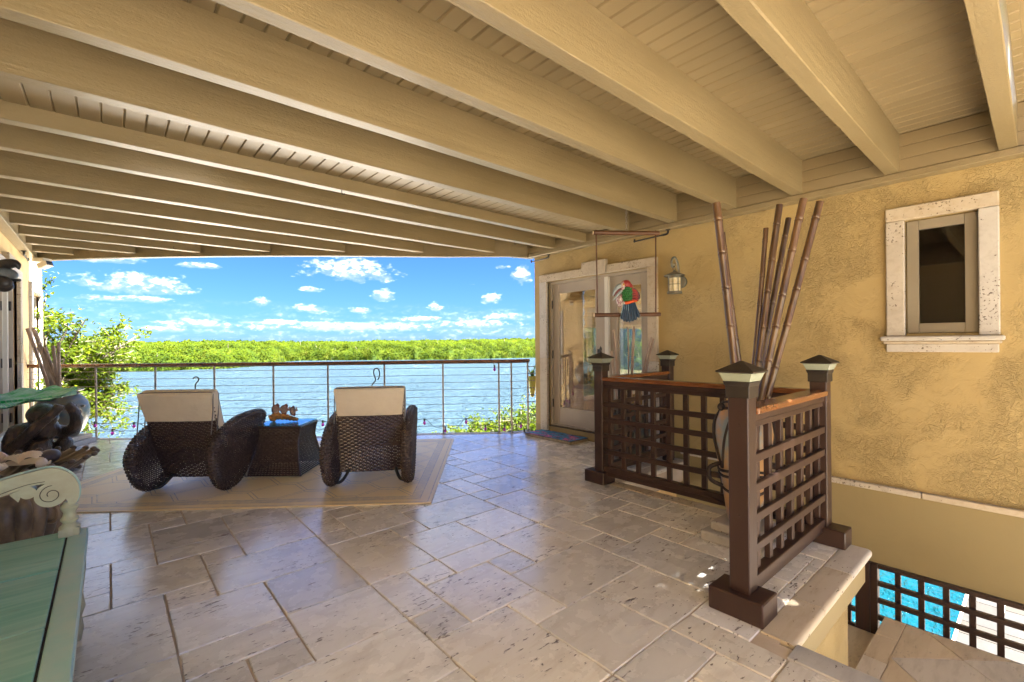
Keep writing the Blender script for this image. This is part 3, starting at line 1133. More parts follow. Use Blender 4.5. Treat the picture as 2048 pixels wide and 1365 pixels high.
# ------------------------------------------------------------------ right house
def wall_cells(mb, axis_x, thick, ylist, zlist, holes):
    """wall standing on x=axis_x..axis_x+thick; cells of the grid ylist x zlist left out where a hole covers them"""
    ys, zs = sorted(set(ylist)), sorted(set(zlist))
    x0, x1 = axis_x, axis_x + thick

    def solid(i, j):
        if i < 0 or j < 0 or i >= len(ys) - 1 or j >= len(zs) - 1:
            return False
        cy, cz = (ys[i] + ys[i + 1]) / 2, (zs[j] + zs[j + 1]) / 2
        return not any(a < cy < b and c < cz < d_ for a, b, c, d_ in holes)
    for i in range(len(ys) - 1):
        for j in range(len(zs) - 1):
            if not solid(i, j):
                continue
            a, b, c, d_ = ys[i], ys[i + 1], zs[j], zs[j + 1]
            mb.add([(x0, a, c), (x0, b, c), (x0, b, d_), (x0, a, d_)], [(0, 3, 2, 1)])
            mb.add([(x1, a, c), (x1, b, c), (x1, b, d_), (x1, a, d_)], [(0, 1, 2, 3)])
            if not solid(i - 1, j):
                mb.add([(x0, a, c), (x1, a, c), (x1, a, d_), (x0, a, d_)], [(0, 1, 2, 3)])
            if not solid(i + 1, j):
                mb.add([(x0, b, c), (x1, b, c), (x1, b, d_), (x0, b, d_)], [(0, 3, 2, 1)])
            if not solid(i, j - 1):
                mb.add([(x0, a, c), (x1, a, c), (x1, b, c), (x0, b, c)], [(0, 3, 2, 1)])
            if not solid(i, j + 1):
                mb.add([(x0, a, d_), (x1, a, d_), (x1, b, d_), (x0, b, d_)], [(0, 1, 2, 3)])


DY0, DY1, DZ0, DZ1 = 2.874, 4.44, 0.115, 2.065      # door opening
WY0, WY1, WZ0, WZ1 = 0.284, 0.676, 1.28, 2.13        # small window opening
YE = 4.70                                            # outer end of the right wall
house = thing('house', 'yellow stucco house wall on the right with glazed doors and a small window', 'house', (XW, 2.0, 0))
mb = MB()
wall_cells(mb, XW, 0.16, [-2.2, WY0, WY1, DY0, DY1, YE], [0.105, DZ0, WZ0, WZ1, DZ1, 2.80], [(DY0, DY1, DZ0, DZ1), (WY0, WY1, WZ0, WZ1)])
part('wall', mb, M['stucco'], house)
mb = MB()
mb.box(XW + .01, XW + .16, -2.2, EDGE_Y2 + .10, -0.52, 0.060)
mb.box(XW + .001, XW + .16, EDGE_Y2 + .101, YE, -0.30, 0.104)
part('lower_wall', mb, M['stucco_smooth'], house)
# stone ledge between the two renders
y = -2.2
while y < EDGE_Y2:
    y2 = min(EDGE_Y2 + .03, y + rg.uniform(.5, .68))
    s = MB()
    s.box(XW - .035, XW + .02, y + .002, y2 - .002, 0.060, 0.1045)
    part('ledge_stone', s, M['travertine_trim'], house, bevel=0.006)
    y = y2
# rest of the house block
mb = MB()
mb.box(XW + .161, 8.5, -2.2, -2.05, -0.5, 2.8)
mb.box(8.35, 8.5, -2.05, 2.35, -0.5, 2.8)
mb.box(8.35, 8.5, 4.30, YE - .16, -0.5, 2.8)
mb.box(8.35, 8.5, 2.35, 4.30, -0.5, 0.4)  # opening above this, added out of view to let sun into the room
mb.box(8.35, 8.5, 2.35, 4.30, 2.25, 2.8)
wy = YE - .16
for (a, b, c, d_) in ((XW + .161, 5.38, 0.0, 2.8), (7.3, 8.349, 0.0, 2.8), (5.38, 7.3, 0.0, 0.35), (5.38, 7.3, 2.1, 2.8)):
    mb.box(a, b, wy, YE, c, d_)
part('outer_wall', mb, M['stucco'], house)
mb = MB()
mb.box(XW + .161, 8.349, -2.05, wy - .001, 2.55, 2.79)
mb.box(XW + .161, 8.349, -2.05, wy - .001, -0.5, 0.0)
part('floor_and_ceiling', mb, M['room_wall'], house)
mb = MB()
mb.box(XW + .17, 8.34, 2.0, 2.1, 0.001, 2.549)
mb.box(8.30, 8.349, 2.101, 2.34, 0.001, 2.549)
part('room_wall', mb, M['room_wall'], house)
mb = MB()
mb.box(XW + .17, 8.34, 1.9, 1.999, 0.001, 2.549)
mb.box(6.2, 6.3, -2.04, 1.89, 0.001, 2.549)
part('blackout_partition', mb, M['room_unlit'], house)  # inner walls added to keep light out of the small-window room
rw = MB()
for (a, b, c, d_) in ((5.38, 5.43, 0.35, 2.1), (7.25, 7.3, 0.35, 2.1), (5.431, 7.249, 0.35, 0.41), (5.431, 7.249, 2.04, 2.1), (6.32, 6.36, 0.411, 2.039)):
    rw.box(a, b, wy + .04, wy + .10, c, d_)
rwo = part('room_window', rw, M['mullion'], house)
g = MB()
g.box(5.431, 7.249, wy + .065, wy + .071, 0.411, 2.039)
part('pane', g, M['glass'], rwo)
sh = MB()
for i in range(4):
    z1 = 2.10 - i * 0.16
    sh.grid(lambda u, v, z1=z1: (lerp(5.37, 7.31, u), wy - .015 - 0.035 * math.sin(v * 3.14) * (0.4 + v), z1 - v * 0.165), 1, 6)
part('roman_shade', sh, M['shade_cloth'], house)

# ---- glazed door pair
M['hinge'] = M['black_metal']
door = MB()
XD = XW + .055                                       # face of the door leaves
leaves = ((3.565, 4.40), (2.905, 3.445))
for (a, b) in leaves:
    for (c, d_, e, f) in ((a, a + .105, DZ0 + .02, DZ1 - .035), (b - .105, b, DZ0 + .02, DZ1 - .035)):
        door.box(XD, XD + .045, c, d_, e, f)
    door.box(XD + .0005, XD + .0445, a + .1055, b - .1055, DZ0 + .02, DZ0 + .245)
    door.box(XD + .0005, XD + .0445, a + .1055, b - .1055, DZ1 - .165, DZ1 - .0355)
do = part('glazed_door', door, M['door_paint'], house, bevel=0.003)
for (a, b) in leaves:
    g = MB()
    g.box(XD + .019, XD + .025, a + .1, b - .1, DZ0 + .24, DZ1 - .16)
    part('pane', g, M['glass'], do)
fr = MB()
fr.box(XW + .03, XW + .13, DY1 - .038, DY1 - .001, DZ0 + .001, DZ1 - .001)
fr.box(XW + .03, XW + .13, DY0 + .001, DY0 + .030, DZ0 + .001, DZ1 - .001)
fr.box(XW + .03, XW + .13, DY0 + .031, DY1 - .039, DZ1 - .034, DZ1 - .001)
fr.box(XW + .03, XW + .13, DY0 + .031, DY1 - .039, DZ0 + .001, DZ0 + .018)
part('door_frame', fr, M['door_paint'], house, bevel=0.002)
mu = MB()
mu.box(XW + .02, XW + .13, 3.446, 3.502, DZ0 + .019, DZ1 - .035)
part('mullion', mu, M['mullion'], house, bevel=0.002)
mu = MB()
mu.box(XW + .03, XW + .13, 3.503, 3.564, DZ0 + .019, DZ1 - .035)
part('mullion_post', mu, M['door_paint'], house, bevel=0.002)
sl = MB()
sl.box(XW - .005, XW + .029, DY0 + .003, DY1 - .003, DZ0 - .012, DZ0 + .0)
part('threshold', sl, M['black_metal'], house)
for z in (0.36, 1.02, 1.70):
    h = MB()
    h.tube([(XD - .012, 4.402, z), (XD - .012, 4.402, z + .11)], 0.011, 8)
    part('hinge', h, M['black_metal'], house)
hd = MB()
hd.box(XD - .012, XD - .001, 3.60, 3.635, 0.95, 1.15)
hd.tube([(XD - .03, 3.618, 1.06), (XD - .05, 3.63, 1.06), (XD - .05, 3.73, 1.055)], .009, 6)
part('door_handle', hd, M['black_metal'], house)


def stone(parent, x0, x1, y0, y1, z0, z1, bev=.006):
    s = MB()
    s.box(x0, x1, y0, y1, z0, z1)
    return part('surround_stone', s, M['travertine_trim'], parent, bevel=bev)


TX = XW - .038
# jambs, lintel stones and keystone
for (y0, y1) in ((DY0 - .118, DY0), (DY1, DY1 + .135)):
    stone(house, TX, XW + .028, y0, y1, .004, 1.02)
    stone(house, TX, XW + .028, y0, y1, 1.023, DZ1)
stone(house, TX, XW + .028, DY0 - .118, 3.43, DZ1 + .002, 2.165)
stone(house, TX - .022, XW + .028, 3.432, 3.80, DZ1 + .002, 2.235)
stone(house, TX, XW + .028, 3.802, DY1 + .135, DZ1 + .002, 2.165)
# ---- small window
win = MB()
for (a, b, c, d_) in ((WY0 + .004, WY0 + .072, WZ0 + .004, WZ1 - .004), (WY1 - .072, WY1 - .004, WZ0 + .004, WZ1 - .004), (WY0 + .0725, WY1 - .0725, WZ0 + .004, WZ0 + .075), (WY0 + .0725, WY1 - .0725, WZ1 - .075, WZ1 - .004)):
    win.box(XW + .035, XW + .085, a, b, c, d_)
wo_ = part('window', win, M['window_paint'], house, bevel=0.003)
g = MB()
g.box(XW + .055, XW + .061, WY0 + .07, WY1 - .07, WZ0 + .07, WZ1 - .07)
part('pane', g, M['glass_dark'], wo_)
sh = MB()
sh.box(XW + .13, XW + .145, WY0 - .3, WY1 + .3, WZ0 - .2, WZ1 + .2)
part('unlit_backing', sh, M['room_unlit'], house)  # near-black sheet behind the glass, painting the unlit room as flat colour
stone(house, TX, XW + .03, .184, WY0, 1.262, 2.13)
stone(house, TX, XW + .03, WY1, .785, 1.262, 2.13)
stone(house, TX, XW + .03, .184, .785, 2.132, 2.232)
stone(house, XW - .075, XW, .160, .818, 1.226, 1.260, .008)
stone(house, XW - .058, XW, .176, .802, 1.204, 1.2245, .006)
stone(house, XW - .038, XW, .190, .786, 1.143, 1.2025, .004)

# ---- trellis in the opening under the wall
tr = thing('trellis', 'dark brown wooden trellis across the opening by the stair landing', 'trellis', (4.58, 0.5, -1.1))
s = MB()
s.box(4.50, 4.595, .905, 1.0, -2.2, -0.523)
part('post', s, M['brown_paint'], tr, bevel=.004)
s = MB()
s.box(4.512, 4.585, .858, .9045, -2.2, -0.521)
part('stile', s, M['brown_paint'], tr, bevel=.003)
ys = [.742 - .1361 * i for i in range(18)]
ys = [y for y in ys if y > -1.6] + [1.06 + .136 * i for i in range(10)]
for y in ys:
    s = MB()
    s.box(4.555, 4.585, y - .018, y + .018, -2.2, -0.556)
    part('slat', s, M['brown_paint'], tr, bevel=.002)
for (z0, z1) in ((-.555, -.523), (-.69, -.655), (-.824, -.789), (-.958, -.923), (-1.092, -1.057), (-1.226, -1.19)):
    for (a, b) in ((-1.7, .8575), (1.001, 2.5)):
        s = MB()
        s.box(4.52, 4.554, a, b, z0, z1)
        part('slat', s, M['brown_paint'], tr, bevel=.002)

# ------------------------------------------------------------------ left house
lh = thing('house', 'pale stucco house wall at the left edge with grey doors in stone surrounds', 'house', (XL, 5.0, 0))
L1 = (6.45, 8.12, 0.02, 2.06)
L2 = (9.38, 10.45, 0.02, 2.04)
mb = MB()
wall_cells(mb, XL - .20, .20, [-1.3, L1[0], L1[1], L2[0], L2[1], 10.95, -2.75], [0.0, .02, 2.04, 2.06, 2.82], [L1, L2])
part('wall', mb, M['stucco_pale'], lh)
mb = MB()
mb.box(-5.0, XL - .201, 10.80, 10.95, -4.0, 2.82)
mb.box(-5.0, XL - .201, -2.75, -2.6, -4.0, 2.82)
mb.box(-5.0, -4.85, -2.599, 10.799, -4.0, 2.82)
mb.box(XL - .2, XL - .002, -2.75, 10.95, -4.0, -.002)
part('outer_wall', mb, M['stucco_pale'], lh)
mb = MB()
mb.box(-4.84, XL - .202, -2.59, 10.79, 2.6, 2.8)
mb.box(-4.84, XL - .202, -2.59, 10.79, -.3, 0)
part('floor_and_ceiling', mb, M['room_wall'], lh)
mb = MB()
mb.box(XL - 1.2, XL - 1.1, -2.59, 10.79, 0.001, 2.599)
part('room_wall', mb, M['room_unlit'], lh)


def left_door(y0, y1, z0, z1, split):
    d_ = MB()
    xd = XL - .11
    edges = [(y0 + .03, split - .012), (split + .012, y1 - .03)]
    for a, b in edges:
        d_.box(xd, xd + .045, a, a + .09, z0 + .01, z1 - .03)
        d_.box(xd, xd + .045, b - .09, b, z0 + .01, z1 - .03)
        d_.box(xd + .0005, xd + .0445, a + .0905, b - .0905, z0 + .01, z0 + .24)
        d_.box(xd + .0005, xd + .0445, a + .0905, b - .0905, z1 - .15, z1 - .0305)
    o = part('glazed_door', d_, M['mullion'], lh, bevel=.003)
    for a, b in edges:
        g = MB()
        g.box(xd + .018, xd + .024, a + .085, b - .085, z0 + .235, z1 - .145)
        part('pane', g, M['glass'], o)
    f = MB()
    f.box(XL - .16, XL - .03, y0 + .001, y0 + .029, z0, z1 - .001)
    f.box(XL - .16, XL - .03, y1 - .029, y1 - .001, z0, z1 - .001)
    f.box(XL - .16, XL - .03, y0 + .03, y1 - .03, z1 - .029, z1 - .001)
    part('door_frame', f, M['door_paint'], lh, bevel=.002)
    for z in (.35, 1.0, 1.68):
        h = MB()
        h.tube([(XL - .052, y1 - .034, z), (XL - .052, y1 - .034, z + .11)], .012, 8)
        part('hinge', h, M['black_metal'], lh)


left_door(*L1, 7.28)
left_door(*L2, 9.93)
for (a, b, c, d_, top) in ((*L1, 2.17), (*L2, 2.16)):
    for y0, y1 in ((a - .15, a), (b, b + .17)):
        for (z0, z1) in ((.003, 1.05), (1.053, d_)):
            stone(lh, XL - .03, XL + .036, y0, y1, z0, z1)
    ym = (a + b) / 2
    stone(lh, XL - .03, XL + .036, a - .15, ym - .2, d_ + .002, top)
    stone(lh, XL - .03, XL + .058, ym - .198, ym + .198, d_ + .002, top + .07)
    stone(lh, XL - .03, XL + .036, ym + .2, b + .17, d_ + .002, top)
# sunny forecourt added unseen behind the camera to bounce sun indoors
mb = MB()
mb.box(-9.0, 1.84, -14.0, -1.301, -0.30, -0.002)
mb.box(-9.0, -1.05, -1.300, 10.0, -0.30, -0.004) if False else None
M['bounce_court'] = simple('bounce_paving', (0.32, 0.29, 0.25), 0.8, (0.26, 0.23, 0.19), 2, world=True)
solo('bounce_court', mb, M['bounce_court'], kind='structure')
# ------------------------------------------------------------------ porch roof: beams, boards, ledgers
roof = thing('porch_roof', 'cream painted porch ceiling of narrow boards on heavy rough sawn beams', 'roof', (1.8, 4.0, 2.48))
ZB, ZC = 2.478, 2.760
YB = 0.113
beams = [0.097, .69, 1.325, 1.872, 2.475, 3.055, 3.675, 4.195]
yy = list(beams) + [4.90 + .60 * i for i in range(0, 8)]
FX = 0.16


def roof_x(y):
    """x where the curved fascia cuts the line y"""
    xs = [p[0] for p in RAIL][::-1]
    ys_ = [p[1] for p in RAIL][::-1]
    return interp(y, ys_, xs)


for y0 in yy:
    x1 = XW - .101
    if y0 + .05 > 4.5:
        x1 = roof_x(y0 + .05) - 0.0
    x0 = XL + .101
    if x1 - x0 < .25:
        continue
    b = MB()
    bw_ = .086
    seg = 16
    # slightly waney, rough sawn lower arrises
    for i in range(seg):
        pass
    vs, fs = [], []
    rgb = random.Random(int(y0 * 100))
    for i in range(seg + 1):
        x = lerp(x0, x1, i / seg)
        j = [rgb.uniform(-.0022, .0022) for _ in range(4)]
        vs += [(x, y0 + j[0], ZC - .001), (x, y0 + j[1], ZB + .004), (x, y0 + .004, ZB + j[2]), (x, y0 + bw_ - .004, ZB + j[3]), (x, y0 + bw_ + j[0], ZB + .004), (x, y0 + bw_, ZC - .001)]
    for i in range(seg):
        for j in range(6):
            j2 = (j + 1) % 6
            fs.append((i * 6 + j, i * 6 + j2, (i + 1) * 6 + j2, (i + 1) * 6 + j))
    fs += [tuple(range(6))[::-1], tuple(seg * 6 + j for j in range(6))]
    b.add(vs, fs)
    part('beam', b, M['paint_beam'], roof, 25)
x = XL + .104
while x < XW - .12:
    # one bay is boarded lower than the rest
    x2 = min(x + .1005, XW - .102)
    b = MB()
    z, ya, yb = 2.572, 3.055 + .0875, 3.6735
    b.prism([(x + .0007, ya, z + .02), (x + .0007, ya, z + .007), (x + .007, ya, z), (x2 - .007, ya, z), (x2 - .0007, ya, z + .007), (x2 - .0007, ya, z + .02)], (0, 0, 0), (0, yb - ya, 0))
    part('ceiling_board', b, M['paint_board'], roof)
    x = x2
x = XL + .004
BW = 0.1005
i = 0
while x < XW - .02:
    x2 = min(x + BW, XW - .002)
    y0 = .06
    y1 = min(rail_y((x + x2) / 2) + .12, 10.2)
    if (x + x2) / 2 > 4.40:
        y1 = YE
    z = ZC
    b = MB()
    b.prism([(x + .0008, y0, z + .02), (x + .0008, y0, z + .008), (x + .0085, y0, z), (x2 - .0085, y0, z), (x2 - .0008, y0, z + .008), (x2 - .0008, y0, z + .02)], (0, 0, 0), (0, y1 - y0, 0))
    part('ceiling_board', b, M['paint_board'], roof)
    x = x2
deckb = MB()
outl = [(XL - .3, .04), (XW + .3, .04), (XW + .3, YE + .08)] + [(px + .02, py + .13) for px, py in RAIL[::-1]] + [(XL - .3, 10.3)]
deckb.prism([(a, b, ZC + .021) for a, b in outl], (0, 0, 0), (0, 0, .10))
part('roof_deck', deckb, M['paint_board'], roof)
# ledgers against both houses: three face boards over a trim board
for side in (0, 1):
    ya, yb = (.06, YE + .02) if side == 0 else (.06, 9.1)
    for k_ in range(3):
        b = MB()
        z0 = ZB + .0 + k_ * .094
        z1 = min(z0 + .093, ZC - .002)
        if side == 0:
            prof = [(XW - .004, z0), (XW - .096, z0), (XW - .100, z0 + .004), (XW - .100, z1 - .004), (XW - .096, z1), (XW - .004, z1)]
        else:
            prof = [(XL + .004, z0), (XL + .096, z0), (XL + .100, z0 + .004), (XL + .100, z1 - .004), (XL + .096, z1), (XL + .004, z1)]
        b.prism([(a, ya, c) for a, c in prof], (0, 0, 0), (0, yb - ya, 0))
        part('ledger_board', b, M['paint_board'], roof)
    b = MB()
    if side == 0:
        b.box(XW - .108, XW - .003, ya, yb, 2.425, ZB - .003)
    else:
        b.box(XL + .003, XL + .108, ya, yb, 2.425, ZB - .003)
    part('ledger_trim', b, M['paint_beam'], roof, bevel=.004)
# curved fascia
fa = MB()
pin, pout = [], []
for i in range(len(RAIL)):
    (xa, ya) = RAIL[max(0, i - 1)]
    (xb, yb) = RAIL[min(len(RAIL) - 1, i + 1)]
    nx, ny = -(yb - ya), (xb - xa)
    ln = math.hypot(nx, ny)
    nx, ny = nx / ln, ny / ln
    x, y = RAIL[i]
    if i == 0:
        y = 9.15
    pin.append((x + nx * .02, y + ny * .02))
    pout.append((x + nx * .10, y + ny * .10))
pin[-1] = (4.540, 4.702)
pout[-1] = (4.58, 4.80)
n_ = len(pin)
vs = [(x, y, 2.432) for x, y in pin] + [(x, y, 2.432) for x, y in pout] + [(x, y, 2.83) for x, y in pin] + [(x, y, 2.83) for x, y in pout]
fs = []
for i in range(n_ - 1):
    fs += [(i, i + 1, n_ + i + 1, n_ + i), (2 * n_ + i, 3 * n_ + i, 3 * n_ + i + 1, 2 * n_ + i + 1), (i, 2 * n_ + i, 2 * n_ + i + 1, i + 1), (n_ + i, n_ + i + 1, 3 * n_ + i + 1, 3 * n_ + i)]
fa.add(vs, fs)
part('fascia', fa, M['paint_beam'], roof)

# ------------------------------------------------------------------ cable railing along the deck edge
rl = thing('cable_railing', 'curved cable railing with slim metal posts and a round teak handrail', 'railing', (2.2, 6.28, 0))
hp = smoothpath([(x, y, 0.992) for x, y in RAIL], 4)
b = MB()
b.tube(hp, 0.021, 10)
part('handrail', b, M['teak'], rl, 50)
b = MB()
b.tube([(p.x, p.y, .966) for p in hp], 0.008, 6)
part('rail_plate', b, M['steel'], rl, 50)
POSTS = [(-0.131, 8.341), (0.467, 7.769), (1.056, 7.227), (1.65, 6.726), (2.207, 6.281), (2.806, 5.845), (3.446, 5.395), (4.032, 4.905), (4.169, 4.80), (4.425, 4.745), (-0.80, 8.99)]
for x, y in POSTS:
    b = MB()
    b.tube([(x, y, 0.0), (x, y, .965)], 0.0125, 10)
    po = part('post', b, M['steel'], rl, 50)
    f = MB()
    f.tube([(x, y, 0.004), (x, y, .012)], 0.03, 12)
    part('foot_plate', f, M['steel'], po, 50)
for k_ in range(9):
    z = 0.904 - .099 * k_
    b = MB()
    b.tube([(x, y, z) for x, y in RAIL], 0.0032, 5)
    part('cable', b, M['cable'], rl, 60)
for k_ in range(9):
    z = 0.904 - .099 * k_
    f = MB()
    f.tube([(4.43, 4.742, z), (4.50, 4.71, z)], .006, 6)
    f.ball((4.505, 4.705, z), .011, 8, 6)
    part('cable_fitting', f, M['steel'], rl, 50)

# string of party lights tied along the railing
st = thing('string_lights', 'string of purple bulbs on a dark wire strung along the foot of the railing', 'string lights', (2.2, 6.26, 0))
BULBS = [(-0.345, 8.489, .122), (-0.144, 8.29, .225), (0.031, 8.12, .125), (0.247, 7.92, .215), (.62, 7.58, .12), (1.0, 7.23, .21), (1.45, 6.85, .13), (1.85, 6.52, .2), (2.135, 6.28, .213), (2.55, 5.99, .12), (2.9, 5.74, .2),
         (3.217, 5.51, .200), (3.44, 5.34, .09), (3.662, 5.165, .198), (3.856, 4.99, .106), (4.063, 4.83, .093), (4.294, 4.75, .116)]
pts = []
for i, p in enumerate(BULBS):
    pts.append((p[0], p[1], p[2] + .02))
    if i < len(BULBS) - 1:
        q = BULBS[i + 1]
        pts.append(((p[0] + q[0]) / 2, (p[1] + q[1]) / 2, min(p[2], q[2]) - .012 + (.03 if i % 2 else 0)))
b = MB()
b.tube(smoothpath(pts, 5), .0035, 5)
part('wire', b, M['black_metal'], st, 60)
for i, p in enumerate(BULBS + [(3.954, 4.90, .915)]):
    f = MB()
    x, y, z = p
    f.lathe([(.002, -.062), (.013, -.057), (.019, -.045), (.020, -.035), (.015, -.022), (.010, -.012), (.009, -.008)], (x, y, z), 12)
    bo = part('bulb', f, M['bulb'], st, 60)
    f = MB()
    f.tube([(x, y, z - .010), (x, y, z + .022)], .0125, 8)
    part('socket', f, M['black_metal'], bo, 50)
b = MB()
b.tube(smoothpath([(3.954, 4.905, .93), (3.95, 4.93, .985), (3.945, 4.97, 1.018), (3.95, 5.0, .99)], 4), .0035, 5)
part('hanging_wire', b, M['black_metal'], st, 60)
f = MB()
f.ball((4.343, 4.735, .02), (.014, .014, .022), 8, 6)
f.tube([(4.343, 4.735, .035), (4.33, 4.74, .07), (4.30, 4.75, .12)], .0035, 5)
part('loose_socket', f, M['black_metal'], st, 50)

# two black hooks standing on the railing behind the chairs
def hook(lbl, path, base):
    h = MB()
    h.tube(smoothpath(path, 5), .0085, 8)
    return solo('plant_hook', h, M['black_metal'], lbl, 'hook', 'black hooks hung on the railing', smooth=60, base=base)


fx = Vector((math.cos(R(-41.1)), math.sin(R(-41.1)), 0))
c0 = Vector((0.868, 7.36, 0))
P_ = lambda c, a, z: tuple(c + fx * a + Vector((0, 0, z)))
hook('black iron hook curling above the railing cable behind the left lounge chair', [P_(c0, .02, .40), P_(c0, .005, .60), P_(c0, -.01, .68), P_(c0, .0, .74), P_(c0, .03, .775), P_(c0, .035, .81), P_(c0, .005, .828), P_(c0, -.03, .815), P_(c0, -.035, .80)], tuple(c0))
c0 = Vector((2.705, 5.88, 0))
hook('black iron loop hook leaning on the railing behind the right lounge chair', [P_(c0, -.10, .60), P_(c0, -.05, .70), P_(c0, -.01, .76), P_(c0, -.035, .85), P_(c0, -.02, .905), P_(c0, .02, .91), P_(c0, .045, .86), P_(c0, .04, .80), P_(c0, .02, .76)], tuple(c0))

# ------------------------------------------------------------------ lattice balustrade round the stairwell
bal = thing('lattice_balustrade', 'brown painted lattice balustrade with lamp capped posts and varnished rails round the stairwell', 'balustrade', (3.3, 1.7, 0))


def post(cx, cy, s=.09, foot=None, h=1.0):
    p = MB()
    p.box(cx - s / 2, cx + s / 2, cy - s / 2, cy + s / 2, 0.1055 if foot else 0.0, h)
    po = part('post', p, M['brown_paint'], bal, bevel=.004)
    if foot:
        f = MB()
        (fx0, fx1, fy0, fy1) = foot
        f.box(fx0, fx1, fy0, fy1, 0.001, .105)
        part('foot', f, M['brown_paint'], po, bevel=.005)
    # screw heads
    for z in (.86, .45):
        f = MB()
        f.tube([(cx - s / 2 - .003, cy, z), (cx - s / 2, cy, z)], .007, 8)
        part('screw_head', f, M['brown_paint'], po)
    # solar cap: collar, lens, pyramid roof
    c = MB()
    sq = lambda a, z: [(cx - a, cy - a, z), (cx + a, cy - a, z), (cx + a, cy + a, z), (cx - a, cy + a, z)]

    def loft(mb, rings):
        vs = []
        for a, z in rings:
            vs += sq(a, z)
        fs = [(3, 2, 1, 0)]
        for i in range(len(rings) - 1):
            for j in range(4):
                j2 = (j + 1) % 4
                fs.append((i * 4 + j, i * 4 + j2, i * 4 + 4 + j2, i * 4 + 4 + j))
        k = (len(rings) - 1) * 4
        fs.append((k, k + 1, k + 2, k + 3))
        mb.add(vs, fs)
    loft(c, [(.0525, h - .018), (.0525, h + .034), (.056, h + .038), (.060, h + .052), (.062, h + .055)])
    cp = part('post_cap', c, M['cap_black'], bal, bevel=.002)
    l_ = MB()
    loft(l_, [(.058, h + .0555), (.062, h + .064), (.070, h + .085), (.075, h + .0945)])
    part('lamp_lens', l_, M['lens'], cp, bevel=.002)
    r_ = MB()
    loft(r_, [(.079, h + .095), (.084, h + .098), (.084, h + .103), (.03, h + .134), (.006, h + .147)])
    part('cap_roof', r_, M['cap_black'], cp, bevel=.0015)
    return po


P1, P2, P3, P4 = (3.29, 2.575), (4.40, 2.575), (2.182, .905), (3.315, .905)
post(*P1, foot=(3.20, 3.37, 2.49, 2.70))
post(*P2, foot=None)
post(*P3, foot=(2.095, 2.262, .79, 1.03))
post(*P4, foot=(3.245, 3.385, .765, 1.04))
f = MB()
f.lathe([(.004, 1.145), (.013, 1.148), (.007, 1.158), (.012, 1.170), (.011, 1.182), (.004, 1.196), (.001, 1.205)], (P1[0], P1[1], 0), 10)
part('finial', f, M['cap_black'], bal, 60)
ZR = (.695, .558, .42, .283)


def lattice(axis, fixed, a, b, stiles, front, capz=.90):
    """axis 'x' or 'y' = running direction; front = sign of the side the rails sit on"""
    def bx(u0, u1, v0, v1, z0, z1):
        m = MB()
        if axis == 'y':
            m.box(v0, v1, u0, u1, z0, z1)
        else:
            m.box(u0, u1, v0, v1, z0, z1)
        return m

    def off(d0, d1):
        e = sorted((fixed + front * d0, fixed + front * d1))
        return e
    for s in stiles:
        v = off(-.018, .010)
        part('slat', bx(s - .019, s + .019, v[0], v[1], .155, .835), M['brown_paint'], bal, bevel=.002)
    for z in ZR:
        v = off(.0105, .036)
        part('slat', bx(a, b, v[0], v[1], z - .020, z + .020), M['brown_paint'], bal, bevel=.003)
    v = off(-.022, .026)
    part('top_rail', bx(a, b, v[0], v[1], .8355, .866), M['brown_paint'], bal, bevel=.003)
    v = off(-.018, .034)
    part('top_rail', bx(a, b, v[0], v[1], .867, .899), M['brown_paint'], bal, bevel=.003)
    v = off(-.022, .034)
    part('bottom_rail', bx(a, b, v[0], v[1], .108, .1545), M['brown_paint'], bal, bevel=.003)
    v = off(-.018, .024)
    part('bottom_rail', bx(a, b, v[0], v[1], .070, .107), M['brown_paint'], bal, bevel=.003)
    v = off(-.050, .056)
    part('cap_rail', bx(a + .001, b - .001, v[0], v[1], capz, capz + .034), M['teak'], bal, bevel=.010, seg=2)


lattice('y', P1[0], P4[1] + .046, P1[1] - .046, [2.48 - .1405 * i for i in range(11)], -1)
lattice('x', P3[1], P3[0] + .046, P4[0] - .046, [2.335 + .1545 * i for i in range(7)], -1)
lattice('x', P1[1], P1[0] + .046, P2[0] - .046, [3.44 + .14 * i for i in range(7)], -1)

# ------------------------------------------------------------------ floor pot with tall dark bamboo
M['pot'] = simple('weathered_pot', (0.52, 0.28, 0.09), 0.55, (0.24, 0.30, 0.31), 4.5, (1, 1, 0.8), contrast=(0.42, 0.58), bump=(20, .002))
M['rope'] = simple('dark_rope', (0.035, 0.022, 0.016), 0.8, bump=(90, .002))
PC = (2.965, 1.225)
for (s, z0, z1, lab) in ((.19, .002, .060, 'lower broad travertine slab under the roped floor pot'), (.145, .061, .118, 'upper small travertine slab directly under the roped floor pot')):
    b = MB()
    b.box(PC[0] - s, PC[0] + s, PC[1] - s, PC[1] + s, z0, z1)
    solo('stone_slab', b, M['travertine_trim'], lab, 'stone slab', 'slabs under the roped pot', bevel=.012, base=(0, 0, z0), seg=2)
pot = thing('floor_pot', 'tall weathered ochre and blue pot wrapped in dark rope holding bamboo poles', 'pot', (PC[0], PC[1], .119))
b = MB()
prof = [(.085, 0), (.095, .02), (.105, .10), (.122, .22), (.145, .36), (.163, .48), (.168, .55), (.158, .62), (.132, .685), (.108, .712), (.106, .725), (.112, .74), (.104, .742), (.092, .725), (.09, .60), (.10, .45), (.08, .30)]
b.lathe(prof, (0, 0, 0), 32, cap=False)
part('body', b, M['pot'], pot, 60, local=True)
rp = MB()
for (z, r_) in ((.735, .113), (.70, .120), (.33, .142), (.30, .137), (.20, .122)):
    rp.tube([(math.cos(a * .2618) * r_, math.sin(a * .2618) * r_, z + .012 * math.sin(a * .52 + z * 20)) for a in range(24)], .0085, 6, closed=True)
